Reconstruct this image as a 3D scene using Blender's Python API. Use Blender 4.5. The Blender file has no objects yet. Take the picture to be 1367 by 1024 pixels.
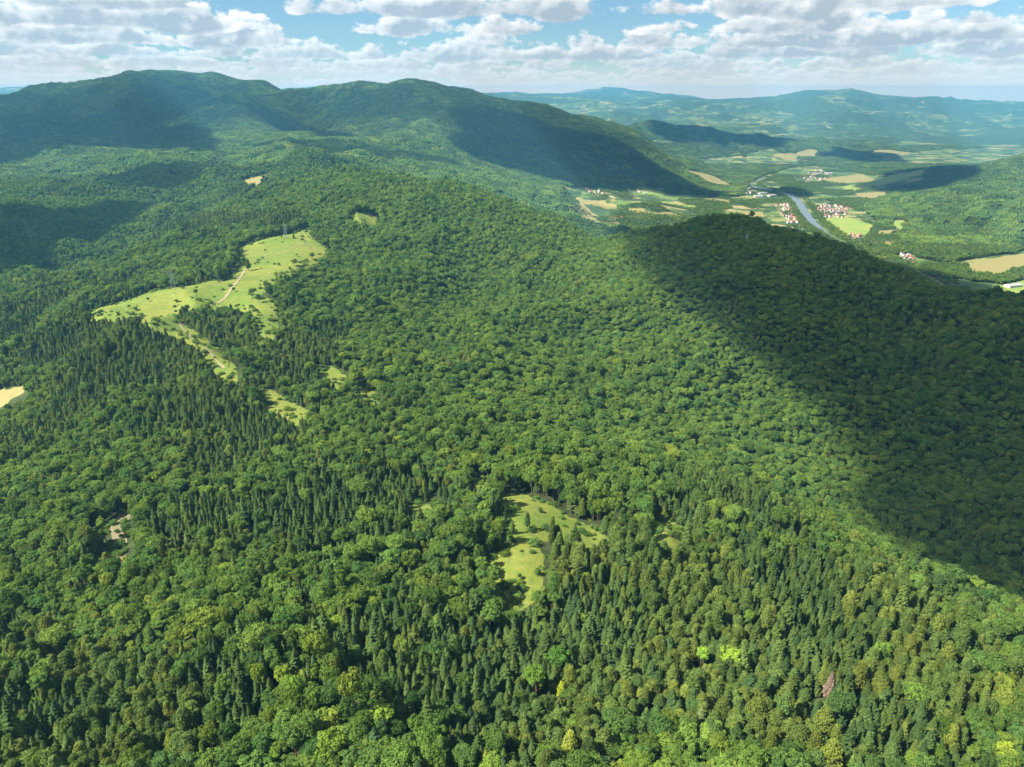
import bpy, math, random
import numpy as np

R = math.radians
scene = bpy.context.scene
COL = scene.collection
rng = np.random.default_rng(7)
random.seed(7)

# ------------------------------------------------------------------ camera
CAMZ = 530.0                       # height above the river plain
PITCH = R(22.2)
FPX = 949.0                        # focal length in pixels of the 1367 px wide photograph
cam = bpy.data.cameras.new('camera')
cam.sensor_fit = 'HORIZONTAL'
cam.sensor_width = 36.0
cam.lens = 36.0 * FPX / 1367.0
cam.clip_start = 1.0
cam.clip_end = 120000.0
cam_o = bpy.data.objects.new('camera', cam)
cam_o.location = (0, 0, CAMZ)
cam_o.rotation_euler = (R(90) - PITCH, 0, 0)
COL.objects.link(cam_o)
scene.camera = cam_o

# ------------------------------------------------------------------ sun, sky with clouds, exposure
SUN_EL = R(48)
SUN_H = (-0.92, -0.39)             # horizontal direction towards the sun
_l = math.hypot(*SUN_H)
TO_SUN = (SUN_H[0] / _l * math.cos(SUN_EL), SUN_H[1] / _l * math.cos(SUN_EL), math.sin(SUN_EL))
sun = bpy.data.lights.new('sun', 'SUN')
sun.energy = 5.0
sun.angle = R(0.53)
sun.color = (1.0, 0.935, 0.79)
sun_o = bpy.data.objects.new('sun', sun)
from mathutils import Vector
sun_o.rotation_euler = Vector(TO_SUN).to_track_quat('Z', 'Y').to_euler()
sun_o.location = (-400, -200, 1600)
COL.objects.link(sun_o)

world = bpy.data.worlds.new('World')
scene.world = world
world.use_nodes = True
wt = world.node_tree
wt.nodes.clear()


class G:
    """small helper that writes shader math"""
    def __init__(self, tree):
        self.t = tree

    def node(self, kind, **kw):
        n = self.t.nodes.new(kind)
        for k, v in kw.items():
            setattr(n, k, v)
        return n

    def put(self, sock, v):
        if isinstance(v, bpy.types.NodeSocket):
            self.t.links.new(v, sock)
        else:
            sock.default_value = v

    def m(self, op, a, b=0.0, c=0.0, clamp=False):
        n = self.node('ShaderNodeMath', operation=op, use_clamp=clamp)
        for s, v in zip(n.inputs, (a, b, c)):
            self.put(s, v)
        return n.outputs[0]

    def ramp(self, v, a, b, lo=0.0, hi=1.0, smooth=True):
        n = self.node('ShaderNodeMapRange')
        n.interpolation_type = 'SMOOTHSTEP' if smooth else 'LINEAR'
        n.clamp = True
        for s, x in zip(('Value', 'From Min', 'From Max', 'To Min', 'To Max'), (v, a, b, lo, hi)):
            self.put(n.inputs[s], x)
        return n.outputs[0]

    def xyz(self, x, y, z):
        n = self.node('ShaderNodeCombineXYZ')
        for s, v in zip(n.inputs, (x, y, z)):
            self.put(s, v)
        return n.outputs[0]

    def mix(self, f, a, b, blend='MIX'):
        n = self.node('ShaderNodeMix', data_type='RGBA', blend_type=blend)
        self.put(n.inputs[0], f)
        for s, v in zip((n.inputs[6], n.inputs[7]), (a, b)):
            if isinstance(v, (tuple, list)) and len(v) == 3:
                v = (*v, 1.0)
            self.put(s, v)
        return n.outputs[2]

    def noise(self, vec, scale=1.0, detail=4.0, rough=0.55, lac=2.0):
        n = self.node('ShaderNodeTexNoise')
        n.noise_dimensions = '3D'
        self.put(n.inputs['Vector'], vec)
        self.put(n.inputs['Scale'], scale)
        self.put(n.inputs['Detail'], detail)
        self.put(n.inputs['Roughness'], rough)
        self.put(n.inputs['Lacunarity'], lac)
        return n.outputs[0]


def build_sky():
    g = G(wt)
    sky = g.node('ShaderNodeTexSky', sky_type='NISHITA')
    sky.sun_disc = False
    sky.sun_elevation = SUN_EL
    sky.sun_rotation = math.atan2(TO_SUN[0], TO_SUN[1])
    sky.altitude = 800
    sky.air_density = 1.0
    sky.dust_density = 0.6
    sky.ozone_density = 1.0
    tc = g.node('ShaderNodeTexCoord')
    sep = g.node('ShaderNodeSeparateXYZ')
    g.put(sep.inputs[0], tc.outputs['Generated'])
    x, y, z = sep.outputs
    hl = g.m('SQRT', g.m('ADD', g.m('MULTIPLY', x, x), g.m('MULTIPLY', y, y)))
    hl = g.m('MAXIMUM', hl, 0.02)
    hx, hy = g.m('DIVIDE', x, hl), g.m('DIVIDE', y, hl)
    el = g.m('MULTIPLY', g.m('ARCTANGENT', g.m('DIVIDE', z, hl)), 180 / math.pi)   # degrees
    blue = g.mix(1.0, sky.outputs[0], (0.27, 0.37, 0.43), 'MULTIPLY')
    K = 0.44 / 0.1
    col = blue
    # rows of cumulus seen from the side, the farthest (lowest) first: flat grey bases and lit heads
    rows = [(0.40, .45, .72), (0.85, .65, .70), (1.35, .85, .68), (1.9, 1.1, .65), (2.6, 1.5, .62), (3.4, 1.9, .57),
            (4.4, 2.3, .55), (5.6, 2.9, .57)]
    for i, (b, s, cover) in enumerate(rows):
        k = 57.3 / (s * 1.6)
        t = g.m('DIVIDE', g.m('SUBTRACT', el, b), s)
        ax, ay = g.m('MULTIPLY', hx, k), g.m('MULTIPLY', hy, k)
        off = 11.3 * i + 3.1
        az = g.m('ADD', t, off)
        n1 = g.noise(g.xyz(ax, ay, az), 1.0, 7, .6)
        # the same field a step towards the light: lit heads, shaded flanks
        n2 = g.noise(g.xyz(g.m('ADD', ax, -0.10), ay, g.m('ADD', az, 0.16)), 1.0, 4, .55)
        cov = g.noise(g.xyz(g.m('MULTIPLY', ax, .33), g.m('MULTIPLY', ay, .33), off + 5.0), 1.0, 1, .5)
        d = g.m('ADD', n1, g.m('MULTIPLY', g.m('SUBTRACT', cov, .5), 0.9))
        d = g.m('SUBTRACT', d, 1.0 - cover)
        up = g.m('MULTIPLY', g.m('MAXIMUM', t, 0.0), 0.30)
        dn = g.m('MULTIPLY', g.m('MINIMUM', g.m('ADD', t, 0.12), 0.0), 1.2)
        d = g.m('ADD', g.m('SUBTRACT', d, up), dn)
        a = g.ramp(d, -0.01, 0.07)
        core = g.ramp(d, 0.02, 0.24)
        lit = g.m('ADD', g.m('MULTIPLY', g.m('SUBTRACT', n1, n2), 4.2), g.m('MULTIPLY', t, 0.60))
        lit = g.m('SUBTRACT', g.m('ADD', lit, 0.56), g.m('MULTIPLY', core, 0.46))
        lit = g.ramp(lit, 0.05, 0.92, smooth=False)
        far = max(0.0, 1.0 - b / 3.6)
        dark = tuple(K * v for v in (.37 + .18 * far, .45 + .15 * far, .52 + .13 * far))
        bright = tuple(K * v for v in (.90 - .16 * far, .90 - .11 * far, .89 - .08 * far))
        cc = g.mix(lit, dark, bright)
        col = g.mix(g.m('MULTIPLY', a, 0.96 - .15 * far), col, cc)
    # the air whitens towards the horizon
    col = g.mix(g.ramp(el, 2.6, 0.0, 0.0, .7), col, tuple(K * v for v in (1.12, .94, .76)))
    col = g.mix(1.0, col, g.mix(g.ramp(el, 1.1, 0.1), (1.0, 1.0, 1.0), (1.6, 1.25, 1.0)), 'MULTIPLY')
    low = g.node('ShaderNodeBackground')
    g.put(low.inputs[0], col)
    low.inputs[1].default_value = 0.1
    # overhead the same broken cloud deck seen from below
    zz = g.m('MAXIMUM', z, 0.05)
    p = g.xyz(g.m('DIVIDE', x, zz), g.m('DIVIDE', y, zz), 2.7)
    n = g.noise(p, 0.9, 4, .55)
    a = g.ramp(n, 0.47, 0.60)
    cc = g.mix(g.ramp(n, .5, .72), tuple(K * v for v in (.82, .83, .84)), tuple(K * v for v in (.50, .55, .60)))
    high = g.node('ShaderNodeBackground')
    g.put(high.inputs[0], g.mix(a, blue, cc))
    high.inputs[1].default_value = 0.1
    ms = g.node('ShaderNodeMixShader')
    g.put(ms.inputs[0], g.ramp(el, 8.0, 10.0))
    wt.links.new(low.outputs[0], ms.inputs[1])
    wt.links.new(high.outputs[0], ms.inputs[2])
    out = g.node('ShaderNodeOutputWorld')
    wt.links.new(ms.outputs[0], out.inputs[0])
    world.cycles.sampling_method = 'MANUAL'
    world.cycles.sample_map_resolution = 256


build_sky()
scene.view_settings.view_transform = 'Standard'
scene.view_settings.look = 'None'
scene.view_settings.exposure = 1.55
scene.view_settings.gamma = 1.0
scene.view_settings.use_curve_mapping = False
scene.cycles.use_denoising = True
# ------------------------------------------------------------------ terrain
# Surveyed points: each is read off the photograph as a row of the picture and a distance north (y);
# heights follow.  Rows of (px, py, distance, tree cover 1/0); hidden ground is given by its height instead.
SP, CP = math.sin(PITCH), math.cos(PITCH)


def slope_of(py):                  # height gained per metre north along the sight line of a picture row
    y = (512.0 - py) / FPX
    return (-SP + y * CP) / (CP + y * SP)


def east_of(px, py):               # metres east per metre north
    y = (512.0 - py) / FPX
    return (px - 683.5) / FPX / (CP + y * SP)


def to_pixel(X, Y, Z):
    z = Z - CAMZ
    dep = Y * CP - z * SP
    up = Y * SP + z * CP
    dep = np.maximum(dep, 1e-3)
    return 683.5 + FPX * X / dep, 512.0 - FPX * up / dep


CANOPY = 10.5
PTS = []                           # (u, lnY, q)


def P(px, py, Y, cover=1):
    PTS.append((east_of(px, py), math.log(Y), slope_of(py) - cover * CANOPY / Y))


def Pz(px, py, z, cover=1):        # same, with the height below the camera instead of the distance
    P(px, py, z / slope_of(py), cover)


def H(px, py, Y, z):               # hidden ground: column of the picture (at row py), distance, height
    PTS.append((east_of(px, py), math.log(Y), z / Y))


for row in [
    (1024, (-100, -202), (0, -200), (200, -195), (450, -185), (700, -190), (900, -200), (1100, -208), (1367, -215), (1480, -218)),
    (900, (-100, -226), (0, -222), (200, -210), (450, -200), (700, -208), (900, -213), (1100, -215), (1250, -216), (1367, -222)),
    (800, (-100, -258), (0, -248), (200, -225), (450, -216), (700, -224), (900, -224), (1100, -222), (1250, -224)),
    (700, (-100, -275), (0, -262), (150, -243), (350, -228), (550, -228), (800, -231), (900, -232), (1000, -234)),
    (600, (-100, -300), (0, -282), (150, -252), (350, -236), (550, -237), (700, -247), (850, -264)),
    (520, (-100, -310), (0, -292), (150, -256), (320, -243), (450, -245), (600, -258), (750, -274)),
    (460, (-100, -315), (0, -298), (100, -266), (200, -240), (300, -248), (400, -245), (550, -260), (700, -273)),
]:
    for px, z in row[1:]:
        Pz(px, row[0], z)
# open ground on the crest
for px, py, z in [(690, 690, -234), (700, 755, -229), (895, 705, -231), (320, 495, -247), (280, 465, -248), (250, 440, -248), (180, 412, -250), (130, 414, -252),
                  (250, 415, -247), (330, 400, -242), (310, 370, -240), (232, 385, -247), (360, 384, -238), (400, 345, -234), (355, 335, -236), (382, 318, -228), (425, 330, -234), (415, 312, -226), (350, 425, -242)]:
    Pz(px, py, z, 0)
for px, py, z in [(60, 425, -285), (60, 388, -278), (120, 385, -268), (440, 385, -247), (560, 385, -259), (400, 420, -243), (500, 300, -215), (500, 340, -238), (450, 310, -224),
                  (600, 430, -268), (600, 380, -270), (600, 330, -245), (600, 290, -222), (700, 420, -282), (700, 360, -262), (700, 318, -247),
                  (800, 560, -288), (800, 480, -293), (800, 400, -266), (800, 350, -252), (900, 600, -298), (900, 520, -306), (900, 430, -275), (900, 360, -245),
                  (1000, 620, -322), (1000, 540, -332), (1000, 440, -280), (1000, 360, -240), (1100, 680, -345), (1100, 580, -345), (1100, 480, -300), (1100, 400, -262),
                  (1200, 720, -358), (1200, 600, -355), (1200, 500, -312), (1200, 420, -272), (1300, 770, -362), (1300, 650, -362), (1300, 540, -320), (1300, 450, -285),
                  (1367, 800, -340), (1367, 680, -345), (1367, 550, -325), (1367, 460, -288), (1480, 850, -345), (1480, 680, -350), (1480, 560, -330), (1480, 470, -295)]:
    Pz(px, py, z)
# far edge of the foreground spur
for px, py, z in [(950, 645, -238), (1040, 690, -236), (1107, 735, -233), (1205, 765, -230), (1318, 815, -228), (1400, 848, -228)]:
    Pz(px, py, z)
# left ravine and the slopes beyond it
for c in [
    (60, (358, 1400), (330, 1500), (300, 1680), (270, 1950), (240, 2400), (215, 3000), (190, 3700), (160, 4700), (124, 6000)),
    (150, (372, 1130), (335, 1560), (305, 1720), (280, 1950), (240, 2500), (200, 3400), (165, 4700), (150, 5000), (111, 6100)),
    (200, (345, 1180), (300, 1780), (280, 1920)),
    (250, (332, 1180), (300, 1620), (270, 2030), (245, 2250), (220, 2700), (195, 3500), (175, 4200), (155, 4600), (117, 5200)),
    (340, (300, 1340), (262, 1850), (243, 2200), (215, 2800), (190, 3500), (165, 4200), (145, 4600), (130, 4900)),
    (400, (275, 1480), (235, 2100), (210, 2700), (190, 3300), (176, 3700)),
    (-80, (365, 1300), (330, 1420), (300, 1580), (270, 1850), (240, 2300), (190, 3600), (160, 4700), (137, 5800)),
]:
    for py, Y in c[1:]:
        P(c[0], py, Y)
P(460, 184, 3700)
H(245, 110, 5650, 5)
H(340, 120, 5400, -60)
H(400, 150, 4300, -265)
H(150, 120, 5500, 10)
for px, py, Y in [(-80, 140, 6000), (20, 130, 6000), (90, 118, 6100), (190, 100, 6200), (232, 95, 6200), (270, 99, 6100), (330, 110, 5900), (400, 121, 5700), (440, 123, 5500), (400, 150, 5000)]:
    P(px, py, Y)
# second massif, running down to the river
for c in [
    (470, (237, 1650), (205, 3000), (160, 4200), (119, 5000)),
    (530, (237, 1600), (222, 2700), (205, 3300), (185, 3700), (150, 4300), (109, 5000)),
    (590, (243, 1600), (228, 2800), (205, 3400), (185, 3800), (150, 4400), (115, 5000)),
    (650, (259, 1590), (240, 3000), (215, 3600), (185, 4100), (150, 4600), (129, 5000)),
    (700, (279, 1540), (255, 2950), (230, 3600), (200, 4100), (165, 4600), (138, 5000)),
    (750, (297, 1450), (275, 2700), (262, 3200), (245, 3500), (220, 3900), (190, 4300), (165, 4700), (148, 5000)),
    (820, (322, 1310), (292, 2700), (270, 3300), (250, 3900), (225, 4150), (200, 4400), (167, 5000)),
    (860, (317, 1270), (285, 2900), (260, 3700), (230, 4200), (186, 4800)),
    (900, (306, 1230), (290, 3000), (270, 3500), (252, 4000), (235, 4250), (214, 4600)),
    (940, (297, 1210), (285, 3250), (262, 3900), (240, 4350)),
]:
    for py, Y in c[1:]:
        P(c[0], py, Y)
for px, Y, z in [(470, 2200, -262), (530, 2150, -285), (590, 2150, -320), (650, 2200, -375), (700, 2050, -395), (750, 1900, -405), (820, 1750, -420), (860, 1700, -430), (900, 1700, -440), (940, 1750, -455),
                 (470, 5800, -200), (530, 5900, -180), (650, 5900, -250), (750, 6000, -330), (820, 6000, -400), (860, 5700, -440), (900, 5400, -480),
                 (0, 7200, -230), (232, 7500, -150), (440, 7000, -200)]:
    H(px, 200, Y, z)
# the plain, the river and the hills on its other side (open ground, no canopy)
for c in [
    (980, (296, 1195), (285, 3330), (262, 3950), (240, 4750), (220, 5600), (203, 6300), (183, 7200)),
    (1020, (301, 1190), (275, 3550), (255, 4120), (237, 4880), (215, 5900)),
    (1075, (316, 1160), (285, 3350), (262, 3960), (240, 4780), (215, 6000), (196, 6800), (186, 7300)),
    (1130, (334, 1100), (300, 3020), (280, 3450), (262, 3960), (240, 4780), (215, 6000), (200, 6800), (190, 7400)),
    (1200, (361, 1040), (345, 2350), (320, 2680), (290, 3150), (270, 3480), (250, 4100), (235, 4800), (215, 5900)),
    (1250, (383, 1000), (358, 2200), (335, 2470), (310, 2740), (285, 3060), (255, 3700), (232, 4300)),
    (1300, (395, 960), (370, 2080), (350, 2280), (330, 2500), (300, 2800), (270, 3150), (240, 3600), (222, 4000)),
    (1367, (406, 910), (385, 1950), (340, 2350), (300, 2700), (260, 3150), (211, 3900)),
    (1500, (430, 850), (390, 1900), (340, 2300), (300, 2600), (250, 3100), (200, 3800)),
]:
    for i, (py, Y) in enumerate(c[1:]):
        P(c[0], py, Y, 1 if i == 0 or (c[0] > 1210 and i > 3) else 0)
for px, Y, z in [(980, 1800, -460), (980, 2400, -505), (1020, 1800, -470), (1020, 2500, -508), (1075, 1550, -420), (1075, 2200, -509), (1075, 2800, -511), (1130, 1500, -430), (1130, 2200, -510),
                 (1200, 1450, -450), (1200, 1900, -509), (1250, 1400, -450), (1300, 1350, -440), (1300, 1800, -505), (1367, 1300, -430), (1367, 1700, -500), (1500, 1250, -430),
                 (1300, 4800, -495), (1367, 4900, -490), (1500, 5000, -480), (1250, 5000, -500)]:
    H(px, 300, Y, z)
# far country
for c in [
    (0, (122, 16000)), (60, (120, 16000)), (150, (124, 15000)), (440, (116, 15000)), (380, (124, 15000)), (520, (122, 16000)), (600, (124, 17000)),
    (700, (127, 20000)), (760, (127, 20000)), (790, (123, 20500)), (812, (119, 21000)), (840, (124, 20500)), (900, (130, 20000)), (950, (135, 19000)), (1000, (136, 16000)),
    (1040, (129, 14000)), (1060, (126, 14000)), (1100, (124, 14000)), (1150, (128, 14000)), (1190, (134, 14000)), (1240, (133, 14500)), (1300, (136, 15000)), (1367, (136, 15000)), (1500, (136, 15000)),
    (850, (172, 9000), (152, 11500)), (950, (172, 9000), (157, 11500)), (1050, (180, 8800), (160, 11000)), (1150, (182, 8700), (162, 11000)), (1250, (190, 8300), (167, 10800)), (1367, (190, 8000), (168, 10800)), (1500, (188, 8000), (168, 10800)),
    (870, (190, 6200), (168, 6800)), (930, (195, 6200), (170, 6800)), (1000, (183, 6800)), (1060, (192, 6800)),
]:
    for py, Y in c[1:]:
        P(c[0], py, Y, 0)
H(900, 180, 7900, -415)
H(1000, 180, 7900, -455)
for px in range(-100, 1600, 150):
    H(px, 130, 18500 if px > 1000 else 26000, -300)
    H(px, 130, 34000, -330)
    H(px, 130, 50000, -500)
for px in range(-100, 780, 120):
    H(px, 130, 10500, -300)
for px, z in [(-300, -205), (100, -185), (450, -170), (700, -172), (1000, -190), (1300, -205), (1700, -215)]:
    H(px, 1024, 95, z)
    H(px, 1024, 45, z + 8)

# beyond the sides of the picture the land goes on much the same
for u, prof in [(-1.1, [(60, -195), (150, -215), (400, -290), (800, -320), (1500, -330), (3000, -290), (4500, -170), (6000, -30), (8000, -220), (12000, -300), (20000, -280), (50000, -500)]),
                (-1.4, [(60, -200), (150, -230), (400, -300), (1500, -330), (3000, -290), (6000, -60), (10000, -300), (20000, -280), (50000, -500)]),
                (1.1, [(60, -205), (150, -225), (300, -290), (600, -350), (1000, -420), (1600, -490), (2500, -440), (4000, -300), (6000, -440), (9000, -380), (14000, -250), (20000, -350), (50000, -500)]),
                (1.4, [(60, -205), (150, -230), (400, -330), (1000, -440), (1600, -490), (3000, -380), (5000, -350), (9000, -380), (14000, -250), (50000, -500)])]:
    for Y_, z_ in prof:
        PTS.append((u, math.log(Y_), z_ / Y_))
PTS = np.array(PTS)
WU, WL = 3.2, 2.0


def fit(pts):
    a = pts[:, :2] * (WU, WL)
    d2 = ((a[:, None] - a[None]) ** 2).sum(-1)
    A = np.sqrt(d2 + 0.06 ** 2)
    n = len(a)
    M = np.zeros((n + 3, n + 3))
    M[:n, :n] = A - 0.012 * np.eye(n)
    M[:n, n] = 1
    M[:n, n + 1:] = a
    M[n, :n] = 1
    M[n + 1:, :n] = a.T
    rhs = np.zeros(n + 3)
    rhs[:n] = pts[:, 2]
    return a, np.linalg.solve(M, rhs)


RA, RW = fit(PTS)


def rbf(u, l):
    sh = u.shape
    p = np.stack([u.ravel() * WU, l.ravel() * WL], 1)
    out = np.empty(len(p))
    for i in range(0, len(p), 8192):
        b = p[i:i + 8192]
        d2 = (b ** 2).sum(1)[:, None] + (RA ** 2).sum(1)[None] - 2 * b @ RA.T
        out[i:i + 8192] = np.sqrt(np.maximum(d2, 0) + 0.06 ** 2) @ RW[:-3] + RW[-3] + b @ RW[-2:]
    return out.reshape(sh)


_tab = np.random.default_rng(3).random((256, 256))


def vnoise(x, y):
    xi, yi = np.floor(x).astype(np.int64), np.floor(y).astype(np.int64)
    fx, fy = x - xi, y - yi
    fx = fx * fx * fx * (fx * (fx * 6 - 15) + 10)
    fy = fy * fy * fy * (fy * (fy * 6 - 15) + 10)
    a, b = _tab[xi & 255, yi & 255], _tab[(xi + 1) & 255, yi & 255]
    c, d = _tab[xi & 255, (yi + 1) & 255], _tab[(xi + 1) & 255, (yi + 1) & 255]
    return (a + (b - a) * fx) * (1 - fy) + (c + (d - c) * fx) * fy


def fbm(x, y, w, octaves=4, gain=0.5):
    """about -1..1, w = largest feature in metres"""
    s, amp, tot = 0.0, 1.0, 0.0
    for o in range(octaves):
        s = s + amp * (vnoise(x / w + 17.3 * o, y / w + 9.1 * o) * 2 - 1)
        tot += amp
        amp *= gain
        w *= 0.5
    return s / tot * 1.6


# grid: columns fan out from the camera, rows grow with distance
NU, NL = 560, 760
U = np.linspace(-1.35, 1.35, NU)
L = np.linspace(math.log(40.0), math.log(23500.0), NL)
gu, gl = np.meshgrid(U, L)
GY = np.exp(gl)
GX = gu * GY
# coarse solve of the survey, then smooth interpolation
cu, cl = np.meshgrid(np.linspace(-1.35, 1.35, 236), np.linspace(L[0], L[-1], 300))
qc = rbf(cu, cl)


def bilinear(arr, fu, fl):
    h, w = arr.shape
    fu, fl = np.clip(fu, 0, w - 1.001), np.clip(fl, 0, h - 1.001)
    i, j = fl.astype(int), fu.astype(int)
    a, b = fl - i, fu - j
    return (arr[i, j] * (1 - b) + arr[i, j + 1] * b) * (1 - a) + (arr[i + 1, j] * (1 - b) + arr[i + 1, j + 1] * b) * a


def cubic_rows(arr, f):
    n = arr.shape[0]
    f = np.clip(f, 0, n - 1)
    i = np.minimum(f.astype(int), n - 2)
    t = (f - i)[:, None]
    p0, p1, p2, p3 = (arr[np.clip(i + k, 0, n - 1)] for k in (-1, 0, 1, 2))
    return p1 + 0.5 * t * (p2 - p0 + t * (2 * p0 - 5 * p1 + 4 * p2 - p3 + t * (3 * (p1 - p2) + p3 - p0)))


q = cubic_rows(qc, np.linspace(0, 299, NL))
q = cubic_rows(q.T.copy(), np.linspace(0, 235, NU)).T
GZ = q * GY + CAMZ


def sstep(a, b, x):
    t = np.clip((x - a) / (b - a), 0, 1)
    return t * t * (3 - 2 * t)


# the plain is flat, everything else is folded
FLOOR = 20.0
plain = 1 - sstep(6, 40, GZ - FLOOR)
fold = fbm(GX, GY, 260, 3) * 6 * sstep(150, 500, GY) + fbm(GX + 900, GY, 700, 3) * 15 * sstep(1300, 2600, GY)
ridge = (1 - np.abs(fbm(GX + 5000, GY + 300, 1500, 4))) ** 2 - 0.35
far_w = sstep(4500, 8500, GY)
fold = fold + far_w * ridge * np.minimum(150, 70 + GY * 0.006) * (1 - sstep(12000, 15000, GY) * .7)
fold = fold + far_w * ((1 - np.abs(fbm(GX, GY - 900, 2600, 4))) ** 2 - .4) * 110
gully = (1 - np.abs(fbm(GX - 700, GY + 2100, 950, 4))) ** 2 - .42
fold = fold + gully * 62 * sstep(1400, 2500, GY) * (1 - sstep(6000, 8000, GY))
spur = (1 - np.abs(fbm(GX * 1.0 + 2500, GY * .55 - 700, 1100, 4))) ** 2 - .42
fold = fold + spur * 60 * sstep(3600, 4600, GY) * (1 - sstep(5600, 6600, GY))
small = (1 - np.abs(fbm(GX + 1300, GY + 77, 290, 3))) ** 2 - .42
fold = fold + small * 34 * sstep(420, 800, GY) * (1 - sstep(2500, 4000, GY)) * (1 - np.exp(-((GX / GY + .33) / .1) ** 2 - ((GY - 950) / 320) ** 2))
GZ = GZ + fold * (1 - plain * .85)
GZ = np.where(GZ < FLOOR + 12, FLOOR + 12 + (GZ - FLOOR - 12) * 0.18, GZ)


GZ = np.clip(GZ, FLOOR + 4, CAMZ + 205)


def ground_z(X, Y):
    Y = np.maximum(np.asarray(Y, float), 41)
    X = np.asarray(X, float)
    fu = (X / Y - U[0]) / (U[1] - U[0])
    fl = (np.log(Y) - L[0]) / (L[1] - L[0])
    return bilinear(GZ, fu, fl)


# the small relief must not shift the surveyed points: pull the land back onto them
sel = (PTS[:, 1] > L[0]) & (PTS[:, 1] < math.log(9000)) & (np.abs(PTS[:, 0]) < 1.3) & (PTS[:, 2] * np.exp(PTS[:, 1]) + CAMZ > FLOOR + 45)
for _ in range(2):
    base = PTS[sel]
    Yp = np.exp(base[:, 1])
    now = (ground_z(base[:, 0] * Yp, Yp) - CAMZ) / Yp
    RA, RW = fit(np.column_stack([base[:, :2], base[:, 2] - now]))
    dq = rbf(cu, cl)
    dq = cubic_rows(dq, np.linspace(0, 299, NL))
    dq = cubic_rows(dq.T.copy(), np.linspace(0, 235, NU)).T
    dq *= (1 - sstep(7000, 9000, GY)) * sstep(50, 90, GY) * (1 - sstep(1.05, 1.3, np.abs(gu))) * (1 - plain)
    GZ = np.clip(GZ + np.clip(dq, -.06, .06) * GY, FLOOR + 4, CAMZ + 200)


def on_ground(px, py, y0=60.0, y1=23000.0):
    """the point of the ground seen at a place of the photograph (first one met going north)"""
    u, s = east_of(px, py), slope_of(py)
    Ys = np.exp(np.linspace(math.log(y0), math.log(y1), 1600))
    g = ground_z(u * Ys, Ys)
    below = np.nonzero(CAMZ + s * Ys <= g)[0]
    Y = Ys[below[0]] if len(below) else y1
    if len(below) and below[0] > 0:
        k = below[0]
        a = CAMZ + s * Ys[k - 1] - g[k - 1]
        b = CAMZ + s * Ys[k] - g[k]
        Y = Ys[k - 1] + (Ys[k] - Ys[k - 1]) * a / max(a - b, 1e-6)
    return u * Y, Y


def outline(pts, y0=60.0):
    return np.array([on_ground(px, py, y0) for px, py in pts])


def inside(X, Y, poly):
    X, Y = np.asarray(X, float), np.asarray(Y, float)
    r = np.zeros(X.shape, bool)
    n = len(poly)
    for i in range(n):
        (x0, y0), (x1, y1) = poly[i], poly[(i + 1) % n]
        if y0 == y1:
            continue
        c = ((y0 > Y) != (y1 > Y)) & (X < (x1 - x0) * (Y - y0) / (y1 - y0) + x0)
        r ^= c
    return r


def near_line(X, Y, line):
    d = np.full(np.shape(X), 1e9)
    for (x0, y0), (x1, y1) in zip(line[:-1], line[1:]):
        dx, dy = x1 - x0, y1 - y0
        t = np.clip(((X - x0) * dx + (Y - y0) * dy) / (dx * dx + dy * dy), 0, 1)
        d = np.minimum(d, np.hypot(X - x0 - t * dx, Y - y0 - t * dy))
    return d


# ------------------------------------------------------------------ what grows where
MEADOW_PX = [
    # the long crest meadow
    [(118, 414), (165, 402), (205, 388), (262, 380), (300, 376), (318, 352), (318, 330), (345, 322), (385, 313), (412, 303), (416, 318), (440, 334), (425, 345),
     (400, 356), (372, 368), (355, 378), (335, 392), (345, 400), (366, 398), (372, 420), (362, 446), (348, 436), (338, 412), (320, 408), (292, 408),
     (275, 402), (236, 405), (232, 425), (252, 436), (275, 452), (300, 474), (318, 494), (312, 505), (290, 490), (262, 456), (240, 444), (212, 436), (178, 420), (150, 422), (118, 420)],
    [(672, 662), (690, 655), (720, 668), (740, 676), (760, 690), (790, 702), (812, 716), (806, 722), (775, 712), (750, 700), (725, 704), (706, 712), (716, 725), (728, 745), (720, 775),
     (700, 790), (690, 806), (678, 806), (680, 780), (668, 760), (650, 748), (668, 735), (690, 726), (684, 708), (672, 690)],
    [(868, 692), (892, 694), (922, 706), (918, 722), (898, 716), (880, 708)],
    [(425, 488), (445, 490), (464, 500), (462, 514), (440, 508)],
    [(345, 512), (368, 522), (395, 540), (415, 550), (400, 556), (375, 550), (350, 530)],
    [(478, 512), (500, 522), (508, 536), (488, 530)],
    [(630, 634), (648, 640), (652, 650), (636, 646)],
    [(548, 668), (570, 672), (588, 682), (572, 684), (552, 676)],
    [(468, 288), (502, 287), (508, 298), (486, 300), (472, 296)],
]
MEADOWS = [outline(p) for p in MEADOW_PX]
STRAW_PX = [
    [(322, 241), (338, 236), (356, 233), (350, 244), (346, 253), (330, 252)],
    [(-40, 530), (0, 520), (30, 515), (34, 523), (12, 536), (0, 546), (-40, 560)],
    [(5, 290), (38, 283), (40, 286), (8, 294)],
]
STRAW = [outline(p) for p in STRAW_PX]
SCAR_PX = [
    [(146, 706), (158, 688), (170, 676), (174, 690), (168, 708), (172, 726), (160, 734), (152, 722)],
    [(158, 736), (168, 734), (170, 756), (160, 760)],
]
SCAR = [outline(p) for p in SCAR_PX]
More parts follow.
